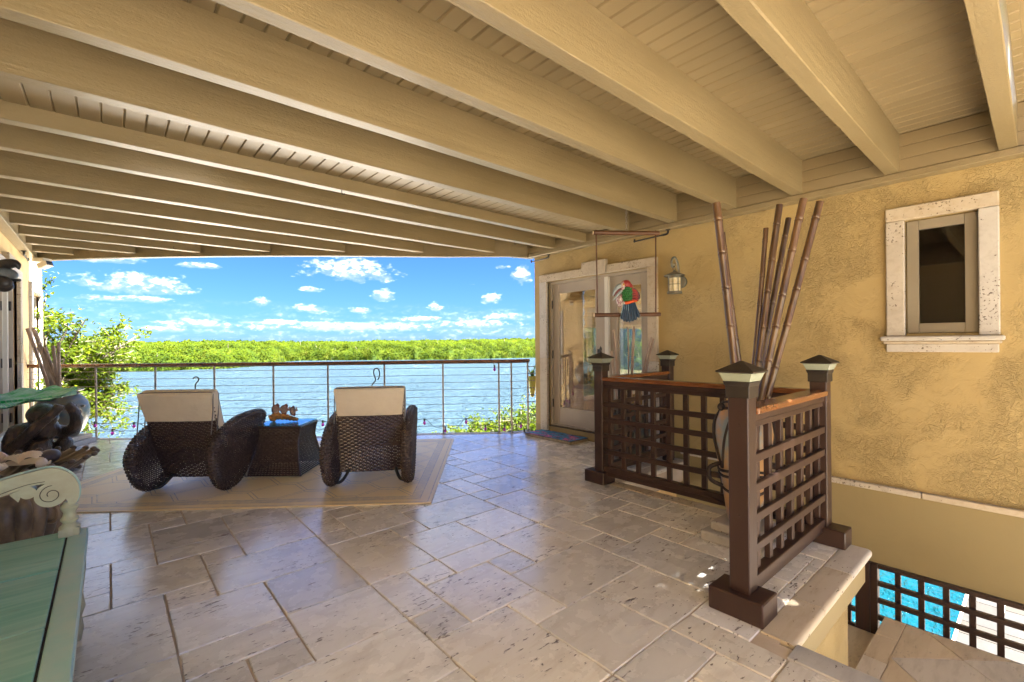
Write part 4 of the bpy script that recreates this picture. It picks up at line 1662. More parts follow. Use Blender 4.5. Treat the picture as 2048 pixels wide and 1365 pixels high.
for a0 in range(6):
    a = a0 * 1.047
    rp.tube(smoothpath([(math.cos(a + t * .5) * interp(.70 - t * .36, [.3, .48, .55, .62, .7], [.14, .167, .172, .162, .122]), math.sin(a + t * .5) * interp(.70 - t * .36, [.3, .48, .55, .62, .7], [.14, .167, .172, .162, .122]), .70 - t * .36) for t in (0, .25, .5, .75, 1)], 4), .0075, 6)
    rp.tube(smoothpath([(math.cos(a - t * .5) * interp(.70 - t * .36, [.3, .48, .55, .62, .7], [.14, .167, .172, .162, .122]), math.sin(a - t * .5) * interp(.70 - t * .36, [.3, .48, .55, .62, .7], [.14, .167, .172, .162, .122]), .70 - t * .36) for t in (0, .25, .5, .75, 1)], 4), .0075, 6)
for a in (2.35, 5.5):
    rp.tube(smoothpath([(math.cos(a) * .14, math.sin(a) * .14, .36), (math.cos(a) * .205, math.sin(a) * .205, .33), (math.cos(a) * .20, math.sin(a) * .20, .26), (math.cos(a) * .13, math.sin(a) * .13, .22)], 5), .013, 7)
    rp.ball((math.cos(a) * .13, math.sin(a) * .13, .71), .024, 8, 6)
part('rope_net', rp, M['rope'], pot, 60, local=True)


def pole(name, bot, top, r0, r1, mat, label, group, nodes=6, seed=0, bend=.01):
    rg = random.Random(seed)
    a, c = Vector(bot), Vector(top)
    pts, rad = [], []
    mid = Vector((rg.uniform(-1, 1), rg.uniform(-1, 1), 0)) * bend
    nodes_t = [(i + .5 + rg.uniform(-.12, .12)) / nodes for i in range(nodes)]
    ts = [0.0]
    for t in nodes_t:
        ts += [t - .012, t - .004, t, t + .004, t + .012]
    ts += [1.0]
    L = (c - a).length
    for t in ts:
        pts.append(tuple(a.lerp(c, t) + mid * 4 * t * (1 - t)))
        r = lerp(r0, r1, t)
        dn = min(abs(t - q) for q in nodes_t)
        if dn < .001:
            r *= .93
        elif dn < .006:
            r *= 1.13
        rad.append(r)
    b = MB()
    b.tube(pts, rad, 10)
    o = solo(name, b, mat, label, 'bamboo pole', group, smooth=50, base=tuple(a))
    return o


def reach(p_low, p_top, z):
    """point on the pole's line at height z"""
    a, c = Vector(p_low), Vector(p_top)
    return a + (c - a) * ((z - a.z) / (c.z - a.z))


BP = [((2.829, 1.314, 2.091), (2.910, 1.243, 1.107), .024, 'leftmost tall dark bamboo pole leaning left in the roped pot'),
      ((2.906, 1.313, 1.917), (2.992, 1.238, 1.104), .016, 'thin dark bamboo pole just behind the leftmost tall pole of the roped pot'),
      ((3.165, 1.153, 1.955), (3.075, 1.205, 1.091), .015, 'slim short bamboo pole standing nearly upright in the middle of the roped pot'),
      ((3.177, 1.077, 2.089), (3.055, 1.165, 1.072), .020, 'tall bamboo pole beside the slim short middle pole in the roped pot'),
      ((3.307, 1.069, 2.025), (3.140, 1.175, 1.115), .017, 'dark bamboo pole half hidden behind the two right leaning poles'),
      ((3.086, 0.917, 2.07), (2.925, 1.091, 0.90), .021, 'tall dark shiny bamboo pole leaning right with the highest tip in the roped pot'),
      ((3.229, 0.873, 2.07), (2.995, 1.088, 0.913), .021, 'rightmost reddish bamboo pole leaning farthest right in the roped pot')]
for i, (tp, lw, r_, lb) in enumerate(BP):
    q = Vector(lw)
    # end inside the pot, near its axis
    bt = reach(lw, tp, .62)
    bt = Vector((lerp(bt.x, PC[0], .25 if i < 5 else .3), lerp(bt.y, PC[1], .25 if i < 5 else .3), .56))
    pole('bamboo_pole', bt, tp, r_ * .95, r_, M['bamboo_dark'], lb, 'dark bamboo poles in the roped pot', 7, 20 + i, .006)

# ------------------------------------------------------------------ grey urns with pale bamboo, left and by the door
M['urn'] = simple('grey_blue_urn', (0.055, 0.085, 0.095), 0.3, (0.13, 0.105, 0.07), 5.5, (1, 1, 1.6), contrast=(0.4, 0.62), bump=(14, .003), coat=.2)
M['urn_dark'] = simple('dark_bronze_glaze', (0.07, 0.065, 0.06), 0.4, (0.16, 0.14, 0.12), 12)


def urn(label, loc, face, s=1.0):
    t = thing('urn', label, 'urn', loc)
    b = MB()
    prof = [(.13, 0), (.15, .01), (.20, .08), (.242, .18), (.262, .28), (.262, .36), (.240, .44), (.195, .50), (.150, .535), (.135, .55), (.15, .565), (.205, .582), (.208, .59), (.20, .592), (.14, .575), (.12, .55), (.13, .50), (.16, .42), (.16, .2)]
    b.lathe([(r * s, z * s) for r, z in prof], (0, 0, 0), 36, cap=False)
    part('body', b, M['urn'], t, 60, local=True)
    r_ = MB()
    r_.lathe([(.136 * s, .548 * s), (.152 * s, .560 * s), (.207 * s, .578 * s), (.2115 * s, .586 * s), (.207 * s, .595 * s), (.199 * s, .5945 * s)], (0, 0, 0), 36, cap=False)
    part('rim', r_, M['urn_dark'], t, 60, local=True)
    for k_ in range(16):
        q = MB()
        a = 6.283 * k_ / 16
        q.ball((math.cos(a) * .150 * s, math.sin(a) * .150 * s, .538 * s), .020 * s, 8, 6)
        part('bead', q, M['urn_dark'], t, 60, local=True)
    for da in (0, 2.09, 4.19):
        a = face + da
        ca, sa = math.cos(a), math.sin(a)
        q = MB()
        ring = []
        for j in range(18):
            w_ = 6.283 * j / 18
            uu, zz = .045 * math.cos(w_), .31 + .05 * math.sin(w_)
            rr = interp(zz, [.18, .28, .36, .44], [.242, .262, .262, .24]) + .006
            ring.append(((ca * rr - sa * uu) * s, (sa * rr + ca * uu) * s, zz * s))
        q.tube(ring, .011 * s, 6, closed=True)
        q.ball((ca * .266 * s, sa * .266 * s, .31 * s), (.02 * s, .02 * s, .024 * s), 8, 6)
        for (uu, zz) in ((-.075, .385), (.0, .40), (.075, .385), (-.04, .225), (.04, .225), (0, .20)):
            rr = interp(zz, [.18, .28, .36, .44], [.242, .262, .262, .24]) + .004
            q.ball(((ca * rr - sa * uu) * s, (sa * rr + ca * uu) * s, zz * s), .016 * s, 8, 6)
        part('medallion', q, M['urn_dark'] if False else M['urn_metal'], t, 60, local=True)
    return t


M['urn_metal'] = simple('pale_relief', (0.22, 0.19, 0.15), 0.35, (0.09, 0.08, 0.07), 20)
UC = (-0.445, 8.10)
for (s, z0, z1, lb) in ((.235, .002, .058, 'lower travertine slab under the grey blue urn by the railing'), (.205, .059, .115, 'upper travertine slab touching the foot of the grey blue urn')):
    b = MB()
    b.cbox((UC[0], UC[1], (z1 + z0) / 2), (2 * s, 2 * s, z1 - z0), R(-30))
    solo('stone_slab', b, M['travertine_trim'], lb, 'stone slab', 'slabs under the grey blue urn', bevel=.008, base=(0, 0, z0))
urn('round grey blue urn with relief medallions on stone slabs by the left railing end', (UC[0], UC[1], .116), -1.0)
lp = [((-.766, 8.378, 1.474), (-.50, 8.10, .5), .021, 'leftmost pale bamboo pole leaning far left in the left urn'),
      ((-.713, 8.332, 1.486), (-.47, 8.08, .5), .018, 'tallest pale bamboo pole second from the left in the left urn'),
      ((-.695, 8.30, 1.448), (-.44, 8.06, .5), .021, 'pale bamboo pole crossing in front of the two leftmost poles in the left urn'),
      ((-.602, 8.235, 1.24), (-.41, 8.09, .5), .020, 'short pale bamboo pole with a slight lean in the middle of the left urn'),
      ((-.526, 8.169, 1.258), (-.46, 8.13, .5), .020, 'upright pale bamboo pole next to the right end one in the left urn'),
      ((-.473, 8.123, 1.301), (-.46, 8.11, .5), .018, 'right end grey bamboo pole standing vertical in the left urn')]
for i, (tp, bt, r_, lb) in enumerate(lp):
    pole('bamboo_pole', bt, tp, r_, r_ * .95, M['bamboo_pale'], lb, 'pale bamboo poles in the left urn', 5, 40 + i, .004)
UD = (4.165, 2.93)
urn('grey urn with relief medallions by the door behind the lattice balustrade', (UD[0], UD[1], .002), 3.9, .93)
dp = [((4.032, 2.985, 1.367), (4.12, 2.95, .42), .014, 'leftmost pale bamboo pole before the door'),
      ((4.010, 3.00, 1.14), (4.10, 2.97, .42), .014, 'shorter pale bamboo pole beside the leftmost one before the door'),
      ((4.148, 2.884, 1.392), (4.17, 2.90, .42), .008, 'thin bamboo cane in the middle of the bundle before the door'),
      ((4.196, 2.842, 1.402), (4.16, 2.88, .42), .015, 'tallest thick pale bamboo pole before the right door leaf'),
      ((4.335, 2.721, 1.284), (4.17, 2.87, .42), .012, 'pale bamboo pole leaning right before the door, upper of the slanted pair'),
      ((4.351, 2.707, 1.268), (4.20, 2.85, .42), .011, 'pale bamboo pole leaning right before the door, lower of the slanted pair')]
for i, (tp, bt, r_, lb) in enumerate(dp):
    pole('bamboo_pole', bt, tp, r_, r_ * .95, M['bamboo_pale'], lb, 'pale bamboo poles by the door', 5, 60 + i, .003)

# ------------------------------------------------------------------ rug and doormat
def rug_mat():
    m, t, b = new_mat('flatweave_rug')
    p = t.sep(t.objco())
    x, y = p[0], p[1]
    fib = t.noise(t.mapping(t.objco(), (1, 1, 1)), 90, 3, 0.6)
    broad = t.noise(t.objco(), 1.4, 4, 0.6)
    base = t.mix(broad, (0.95, 0.80, 0.46), (0.91, 0.71, 0.37))
    base = t.mix(t.math('MULTIPLY', fib, 0.35), base, (0.70, 0.55, 0.32))

    def tri(v, period):
        f = t.math('FRACT', t.math('DIVIDE', v, period))
        return t.math('MULTIPLY', t.math('ABSOLUTE', t.math('SUBTRACT', f, 0.5)), 2.0)

    def lines(v, c, wd):
        return t.math('LESS_THAN', t.math('ABSOLUTE', t.math('SUBTRACT', v, c)), wd)
    # interlocking elongated hexagons: clipped zigzags, mirrored, each a double line
    tot = None
    for sgn, ph in ((1, 0.0), (-1, 0.0)):
        z = t.math('MINIMUM', t.math('MAXIMUM', t.math('MULTIPLY_ADD', tri(x, 0.62), 1.9, -0.45), 0.0), 1.0)
        vv = t.math('ADD', y, t.math('MULTIPLY', z, 0.20 * sgn))
        f = t.math('FRACT', t.math('DIVIDE', t.math('ADD', vv, ph + 10.0), 0.40))
        for c in (0.40, 0.52):
            ln = lines(f, c, 0.014)
            tot = ln if tot is None else t.math('MAXIMUM', tot, ln)
    inner = t.math('MULTIPLY', t.math('LESS_THAN', t.math('ABSOLUTE', x), 1.46), t.math('LESS_THAN', t.math('ABSOLUTE', y), 1.02))
    tot = t.math('MULTIPLY', tot, inner)
    ax, ay = t.math('SUBTRACT', 1.64, t.math('ABSOLUTE', x)), t.math('SUBTRACT', 1.20, t.math('ABSOLUTE', y))
    edge = t.math('MINIMUM', ax, ay)
    band = t.math('MULTIPLY', lines(edge, 0.135, 0.030), 0.55)
    for c in (0.10, 0.172, 0.03):
        tot = t.math('MAXIMUM', tot, lines(edge, c, 0.0045))
    brk = t.ramp(t.noise(t.objco(), 22, 3, 0.6), [(0.35, 0.45), (0.55, 1.0)])
    tot = t.math('MULTIPLY', t.math('MAXIMUM', tot, band), brk)
    col = t.mix(t.math('MULTIPLY', tot, 0.85), base, (0.30, 0.29, 0.30))
    t.put(b.inputs['Base Color'], col)
    b.inputs['Roughness'].default_value = 0.42
    b.inputs['Specular IOR Level'].default_value = 0.7
    b.inputs['Sheen Weight'].default_value = 0.2
    t.l.new(t.bump(fib, 0.002), b.inputs['Normal'])
    return m


M['rug'] = rug_mat()
u_, v_ = Vector((-.786, .618, 0)), Vector((.618, .786, 0))
FR = Vector((1.872, 3.117, 0))
rc = FR + u_ * 1.64 + v_ * 1.20
rm = MB()
rgr = random.Random(3)


def rugp(a, b_):
    x, y = lerp(-1.64, 1.64, a), lerp(-1.2, 1.2, b_)
    ed = min(a, 1 - a, b_, 1 - b_)
    z = .009 + .003 * mnoise.noise((x * 2.5, y * 2.5, 0)) + (.004 * abs(mnoise.noise((x * 5, y * 5, 3))) if ed < .02 else 0)
    return (x, y, z)


rm.grid(rugp, 40, 30)
# rim skirt
nu = 41
ring = [i for i in range(nu)] + [j * nu + 40 for j in range(1, 31)] + [30 * nu + i for i in range(39, -1, -1)] + [j * nu for j in range(29, 0, -1)]
o0 = len(rm.v)
rm.v += [(rm.v[i][0], rm.v[i][1], .001) for i in ring]
for i in range(len(ring)):
    j = (i + 1) % len(ring)
    rm.f.append((ring[i], ring[j], o0 + j, o0 + i))
ro = link('area_rug', rm.data('area_rug', M['rug'], 60))
ro.location = rc
ro.rotation_euler = (0, 0, math.atan2(u_.y, u_.x) + math.pi)
tag(ro, 'cream and tan flat rug with grey interlocking line pattern under the lounge chairs', 'rug')


def mat_art():
    m, t, b = new_mat('painted_mat')
    p = t.objco()
    v = t.mapping(p, (5.0, 2.2, 1))
    n = t.noise(v, 1.5, 3, 0.55, 1.2)
    col = t.ramp(n, [(0.30, (0.05, 0.10, 0.25)), (0.40, (0.03, 0.32, 0.55)), (0.47, (0.12, 0.20, 0.32)), (0.53, (0.45, 0.10, 0.40)), (0.58, (0.70, 0.16, 0.28)), (0.64, (0.05, 0.36, 0.60)), (0.72, (0.62, 0.50, 0.15))], 'CONSTANT')
    n2 = t.noise(t.mapping(p, (16, 9, 1)), 2.2, 3, 0.6, 1.0)
    col = t.mix(t.ramp(n2, [(0.57, 0.0), (0.60, 1.0)]), col, (0.02, 0.025, 0.04))
    t.put(b.inputs['Base Color'], col)
    b.inputs['Roughness'].default_value = 0.6
    return m


M['mat_art'] = mat_art()
M['mat_side'] = simple('mat_side', (0.40, 0.34, 0.24), 0.8, (0.22, 0.18, 0.13), 20)
dm = thing('doormat', 'thick doormat with a blue and pink painted pattern in front of the glazed doors', 'doormat', (4.345, 4.145, 0.002))
b = MB()
b.box(-.165, .165, -.40, .40, 0, .034)
part('base', b, M['mat_side'], dm, bevel=.004, local=True)
b = MB()
b.box(-.168, .168, -.403, .403, .0345, .040)
part('painted_top', b, M['mat_art'], dm, bevel=.002, local=True)
b = MB()
for (x0, x1, y0, y1) in ((-.1695, -.166, -.4045, .4045), (.166, .1695, -.4045, .4045), (-.1659, .1659, -.4045, -.4015), (-.1659, .1659, .4015, .4045)):
    b.box(x0, x1, y0, y1, .0345, .0405)
part('binding', b, M['black_metal'], dm, local=True)


# ------------------------------------------------------------------ woven wicker
def weave(mb, fn, lu, lv, pitch_u=.030, pitch_v=.0165, fill=.80, amp=.0045, stake=.010):
    """strands run along u (length lu), stacked along v (length lv); fn(u,v)->(point, normal)"""
    nv = max(3, int(lv / pitch_v))
    nu = max(3, int(lu / pitch_u))
    for j in range(nv):
        v0 = (j + .5 - fill / 2) / nv
        v1 = (j + .5 + fill / 2) / nv
        vm = (j + .5) / nv
        row = []
        for i in range(nu * 2 + 1):
            u = i / (nu * 2)
            s = math.sin(math.pi * i / 2.0 + (math.pi if j % 2 else 0)) if i % 2 else 0.0
            pm, n = fn(u, vm)
            p0, _ = fn(u, v0)
            p1, _ = fn(u, v1)
            p0, p1, pm, n = Vector(p0), Vector(p1), Vector(pm), Vector(n)
            row.append((p0 + n * (s * amp), pm + n * (s * amp + .003), p1 + n * (s * amp)))
        vs = [q for r in row for q in r]
        fs = []
        for i in range(len(row) - 1):
            a = i * 3
            fs += [(a, a + 3, a + 4, a + 1), (a + 1, a + 4, a + 5, a + 2)]
        mb.add(vs, fs)
    for i in range(nu):
        u = (i + .5) / nu
        du = stake / lu / 2
        row = []
        for j in range(0, nv + 1, 2):
            v = min(1.0, j / nv)
            a, n = fn(max(0, u - du), v)
            c, _ = fn(min(1, u + du), v)
            row.append((Vector(a), Vector(c)))
        vs = [q for r in row for q in r]
        fs = [(2 * q, 2 * q + 2, 2 * q + 3, 2 * q + 1) for q in range(len(row) - 1)]
        mb.add(vs, fs)


ARM = [(0.00, 0.004), (-.09, .016), (-.185, .085), (-.25, .20), (-.278, .30), (-.255, .39), (-.19, .47), (-.08, .54), (.11, .60), (.33, .618), (.50, .612), (.572, .575), (.555, .50), (.47, .38), (.36, .25), (.26, .115), (.13, .03)]
ARMC = [(p.x, p.y) for p in smoothpath([(a, c, 0) for a, c in ARM], 5, True)]


def arm_geo(lat, wdt, outer):
    """teardrop wicker arm standing in the plane x=lat; s is the forward axis (y)"""
    n = len(ARMC)
    per = [0]
    for i in range(n):
        a, c = ARMC[i], ARMC[(i + 1) % n]
        per.append(per[-1] + math.hypot(c[0] - a[0], c[1] - a[1]))
    L = per[-1]

    def at(t):
        d = (t % 1.0) * L
        i = 0
        lo, hi = 0, n
        while hi - lo > 1:
            mid = (lo + hi) // 2
            if per[mid] <= d:
                lo = mid
            else:
                hi = mid
        i = lo
        f = (d - per[i]) / max(1e-9, per[i + 1] - per[i])
        a, c, e = ARMC[i], ARMC[(i + 1) % n], ARMC[(i + 2) % n]
        p = (lerp(a[0], c[0], f), lerp(a[1], c[1], f))
        t1 = (c[0] - a[0], c[1] - a[1])
        t2 = (e[0] - c[0], e[1] - c[1])
        tx, ty = lerp(t1[0], t2[0], f), lerp(t1[1], t2[1], f)
        l = math.hypot(tx, ty) or 1
        return p, (ty / l, -tx / l)

    # outward sign
    ar = sum(ARMC[i][0] * ARMC[(i + 1) % n][1] - ARMC[(i + 1) % n][0] * ARMC[i][1] for i in range(n))
    sg = 1.0 if ar > 0 else -1.0
    band = MB()

    def fb(u, v):
        th = (u - .5) * math.pi * .96
        p, nn = at(v)
        nx, nz = nn[0] * sg, nn[1] * sg
        bul = .040 * (math.cos(th) - 1)
        return ((lat + wdt / 2 * math.sin(th), p[0] + nx * bul, max(.003, p[1] + nz * bul)), (math.sin(th), nx * math.cos(th), nz * math.cos(th)))
    weave(band, fb, wdt * 1.5, L, .026, .0165, .84)
    sides = MB()
    inset = .035
    for side in (-1, 1):
        x = lat + side * wdt / 2 * .97
        poly = []
        for i in range(0, 80):
            p, nn = at(i / 80)
            poly.append((p[0] - nn[0] * sg * inset, p[1] - nn[1] * sg * inset))
        zmin, zmax = min(p[1] for p in poly), max(p[1] for p in poly)

        def spans(val, ax):
            xs = []
            for i in range(len(poly)):
                a, c = poly[i], poly[(i + 1) % len(poly)]
                if (a[ax] - val) * (c[ax] - val) < 0:
                    t = (val - a[ax]) / (c[ax] - a[ax])
                    xs.append(a[1 - ax] + (c[1 - ax] - a[1 - ax]) * t)
            xs.sort()
            return list(zip(xs[::2], xs[1::2]))
        z = zmin + .01
        r = 0
        hw = .0056
        while z < zmax:
            for a, c in spans(z, 1):
                k_ = max(2, int((c - a) / .019))
                vs, fs = [], []
                for i in range(k_ + 1):
                    s = lerp(a, c, i / k_)
                    o_ = .004 * (1 if (i + r) % 2 else -1)
                    vs += [(x + o_, s, z - hw), (x + o_ + side * .002, s, z), (x + o_, s, z + hw)]
                for i in range(k_):
                    q = i * 3
                    fs += [(q, q + 3, q + 4, q + 1), (q + 1, q + 4, q + 5, q + 2)]
                sides.add(vs, fs)
            z += .0165
            r += 1
        s = min(p[0] for p in poly) + .012
        s1 = max(p[0] for p in poly)
        while s < s1:
            for a, c in spans(s, 0):
                sides.add([(x, s - .0055, a), (x, s + .0055, a), (x, s + .0055, c), (x, s - .0055, c)], [(0, 1, 2, 3)])
            s += .020
    return band, sides


def lounge_chair(lean=.16):
    """local frame: x right, y forward (towards the water), origin under the back between the arms"""
    root = thing('lounge_chair', 'dark wicker lounge chair', 'lounge chair', (0, 0, 0), 0, 'wicker lounge chairs facing the water')
    for lat in (-.325, .325):
        band, sides = arm_geo(lat, .090, lat > 0)
        ao = part('arm', band, M['wicker'], root, local=True)
        part('arm_side', sides, M['wicker'], ao, local=True)
        lg = MB()
        sx = 1 if lat < 0 else -1
        lg.tube(smoothpath([(lat + sx * .02, -.03, .022), (lat + sx * .075, .0, .03), (lat + sx * .12, .07, .10), (lat + sx * .14, .16, .15)], 5), .014, 8)
        part('skid', lg, M['black_metal'], root, 50, local=True)
    # back: nearly upright, leaning away from the water at the top
    def yb(z):
        return .085 - lean * max(0, z - .10) - .02 * math.sin(max(0, min(1, (z - .1) / .75)) * 3.14)
    def fback(u, v):
        z = lerp(.085, .77, v)
        hw = lerp(.280, .285, v)
        bow = -.018 * math.cos((u - .5) * math.pi)
        return ((lerp(-hw, hw, u), yb(z) + bow, z), (0, -1, -.2))
    bk = MB()
    weave(bk, fback, .55, .72, .030, .0168, .96)
    part('back', bk, M['wicker'], root, local=True)
    # side returns of the back and seat apron
    sd = MB()
    for sx in (-1, 1):
        def fs_(u, v, sx=sx):
            z = lerp(.085, .77, v)
            hw = lerp(.280, .285, v)
            return ((sx * hw, yb(z) + lerp(0, .055, u), z), (sx, 0, 0))
        weave(sd, fs_, .055, .72, .028, .0168, .86)
    part('back_edge', sd, M['wicker'], root, local=True)
    ap = MB()
    for sx in (-1, 1):
        def fa_(u, v, sx=sx):
            y = lerp(.16, 1.12, u)
            top = .36 - .05 * u
            return ((sx * .275, y, lerp(.10, top, v)), (sx, 0, 0))
        weave(ap, fa_, .96, .25, .03, .0168, .8)
    def ff(u, v):
        a = (v - .5) * 2
        return ((lerp(-.275, .275, u), 1.12 + .05 * (1 - a * a), lerp(.09, .33, v)), (0, 1, 0))
    weave(ap, ff, .55, .25, .03, .0168, .84)
    part('seat_frame', ap, M['wicker'], root, local=True)
    ls = MB()
    for sx in (-1, 1):
        ls.tube([(sx * .26, 1.06, .0), (sx * .26, 1.06, .12)], .016, 8)
    part('front_legs', ls, M['black_metal'], root, 50, local=True)
    # cushions
    cu = MB()
    def cush(mb, cx, w_, path, th):
        """pillowy slab following path [(y,z)...] thickness th along normal"""
        k = len(path)
        rows = []
        for i, (y, z) in enumerate(path):
            a = path[max(0, i - 1)]
            c = path[min(k - 1, i + 1)]
            ty, tz = c[0] - a[0], c[1] - a[1]
            l = math.hypot(ty, tz)
            ny, nz = tz / l, -ty / l
            e = min(i, k - 1 - i) / (k - 1)
            tf = .55 + .45 * min(1, e / .10)
            ring = []
            M_ = 20
            for j in range(M_):
                a_ = 6.2832 * j / M_
                cx_, sx_ = math.cos(a_), math.sin(a_)
                sq = lambda q, p_: math.copysign(abs(q) ** p_, q)
                px = sq(cx_, .28) * w_ / 2 * (.97 + .03 * min(1, e / .06))
                pt = sq(sx_, .42) * th / 2 * tf * (1 + .10 * (1 - (px / (w_ / 2)) ** 2))
                ring.append((cx + px, y + ny * (pt + th / 2), z + nz * (pt + th / 2)))
            rows.append(ring)
        vs = [q for r in rows for q in r]
        fs = [tuple(range(20)), tuple((k - 1) * 20 + j for j in range(20))[::-1]]
        for i in range(k - 1):
            for j in range(20):
                j2 = (j + 1) % 20
                fs.append((i * 20 + j, i * 20 + j2, i * 20 + 20 + j2, i * 20 + 20 + j))
        mb.add(vs, fs)
    path = [(yb(z) + .004, z) for z in [.34 + .0442 * i for i in range(12)]]
    path += [(yb(z) + .004, z) for z in (.839, .846)]
    cush(cu, 0, .60, path, .095)
    co = part('back_cushion', cu, M['cushion'], root, 55, local=True)
    pp = MB()
    zt = .839
    yt = yb(zt)
    for off in (.012, .088):
        pp.tube([(-.297, yt + off - .03, .50), (-.299, yt + off - .005, .70), (-.297, yt + off, .831), (-.285, yt + off, .845), (0, yt + off, .848), (.285, yt + off, .845), (.297, yt + off, .831), (.299, yt + off - .005, .70), (.297, yt + off - .03, .50)], .0045, 6)
    part('piping', pp, M['piping'], co, 60, local=True)
    # cover pulled over the top of the back, hanging behind to mid height
    fl = MB()
    def ffl(u, v):
        z = lerp(.605, .842, v)
        hw = lerp(.272, .300, v)
        wr = .006 * mnoise.noise((u * 5, v * 3, 1)) + .004 * mnoise.noise((u * 14, v * 2, 4)) * (1 if v > .6 else .3)
        tuck = .012 * (1 - math.cos(min(1, (1 - v) * 8) * 1.57))
        sag = .006 * math.sin(u * 3.14)
        return (lerp(-hw, hw, u), yb(z) - .022 - .012 * math.cos((u - .5) * math.pi) + wr - sag + (0.018 * max(0, (v - .9) * 10) ** 2), z + .004 * mnoise.noise((u * 3, 0, 2)) * (1 - v))
    fl.grid(ffl, 36, 16)
    for sx in (0, 1):
        fl.grid(lambda a, v, sx=sx: (lerp(ffl(sx, v)[0], (1 if sx else -1) * .298, a), lerp(ffl(sx, v)[1], yb(lerp(.605, .842, v)) + .06, a), ffl(sx, v)[2]), 4, 16)
    part('cushion_sleeve', fl, M['cushion'], root, 60, local=True)
    seat = MB()
    cush(seat, 0, .54, [(.16 + .08 * i, .37 - .055 * i / 11) for i in range(12)][::-1], .10)
    part('seat_cushion', seat, M['cushion'], root, 55, local=True)
    return root


def copy_tree(o, parent=None):
    c = o.copy()
    COL.objects.link(c)
    c.parent = parent
    for ch in list(o.children):
        copy_tree(ch, c)
    return c


ch = lounge_chair(.36)
ch.location = (0.525, 4.812, .011)
ch.rotation_euler = (0, 0, -math.atan2(.64, .77))
ch['label'] = 'left dark wicker lounge chair, turned a little to the right, cream sleeve over its back'
c2 = lounge_chair(.17)
c2.location = (1.745, 3.915, .011)
c2.rotation_euler = (0, 0, -math.atan2(.55, .835))
c2['label'] = 'right dark wicker lounge chair, seen squarely from behind, cream sleeve over its back'

# ---- wicker side table between the chairs
tb = thing('side_table', 'flared dark wicker side table with a glass top between the lounge chairs', 'side table', (1.325, 4.925, .011), -math.atan2(.654, .756))


def tprof(z):
    t = z / .44
    w_ = lerp(.245, .195, min(1, t * 1.5)) + .02 * max(0, t - .75) / .25 + (.012 * (1 - min(1, t / .3)))
    d_ = lerp(.275, .165, min(1, t * 1.15)) + .03 * max(0, t - .75) / .25
    return w_, d_


tw = []
for side in range(4):
    m_ = MB()

    def ft(u, v, side=side):
        z = lerp(.005, .445, v)
        w_, d_ = tprof(z)
        a = lerp(-1, 1, u)
        if side == 0:
            return ((a * w_, -d_, z), (0, -1, .2))
        if side == 1:
            return ((a * w_, d_, z), (0, 1, .2))
        if side == 2:
            return ((-w_, a * d_, z), (-1, 0, .2))
        return ((w_, a * d_, z), (1, 0, .2))
    weave(m_, ft, .46 if side < 2 else .50, .45, .026, .0165, .93 if side < 2 else .70)
    part('woven_side', m_, M['wicker'], tb, local=True)
m_ = MB()
w_, d_ = tprof(.44)
for (a, b_) in (((-w_, -d_), (w_, -d_)), ((w_, -d_), (w_, d_)), ((w_, d_), (-w_, d_)), ((-w_, d_), (-w_, -d_))):
    m_.tube([(a[0], a[1], .447), (b_[0], b_[1], .447)], .012, 8)
for sx in (-1, 1):
    for sy in (-1, 1):
        pts = []
        for i in range(8):
            z = .004 + .44 * i / 7
            ww, dd = tprof(z)
            pts.append((sx * ww, sy * dd, z))
        m_.tube(pts, .010, 6)
part('frame', m_, M['wicker'], tb, 50, local=True)
m_ = MB()
m_.box(-w_ - .004, w_ + .004, -d_ - .004, d_ + .004, .461, .469)
part('glass_top', m_, M['glass_table'], tb, bevel=.002, local=True)

# ---- driftwood with three carved fish on the table
M['driftwood'] = simple('driftwood', (0.46, 0.23, 0.07), 0.6, (0.10, 0.05, 0.025), 9, (1, 1, 1), contrast=(0.52, 0.72), bump=(16, .006))
M['fish_body'] = simple('fish_body', (0.62, 0.50, 0.44), 0.5, (0.45, 0.30, 0.25), 14)
M['fish_trim'] = simple('fish_trim', (0.15, 0.03, 0.03), 0.5)
M['fish_dark'] = simple('fish_dark', (0.03, 0.025, 0.03), 0.5)
TZ = .4815
fo_ = thing('fish_ornament', 'carved ornament of three banded fish on a driftwood log on the glass table', 'ornament', (1.30, 4.96, TZ))
m_ = MB()
ex = fx
path = [(-.125, .028), (-.10, .045), (-.05, .052), (0, .046), (.05, .040), (.09, .030), (.135, .022), (.165, .018)]
m_.tube(smoothpath([tuple(ex * a * .9 + Vector((0, 0, z))) for a, z in path], 4), [lerp(.038, .014, (i / 28) ** 1.3) * (1 + .18 * math.sin(i * 1.7)) for i in range(29)], 10)
m_.ball(tuple(ex * -.10 + Vector((0, 0, .03))), (.035, .03, .03), 8, 6)
m_.tube([tuple(ex * .10 + Vector((0, 0, .028))), tuple(ex * .15 + Vector((0, 0, .016)))], [.012, .004], 6)
part('driftwood', m_, M['driftwood'], fo_, 60, local=True)
yv = Vector((-ex.y, ex.x, 0))
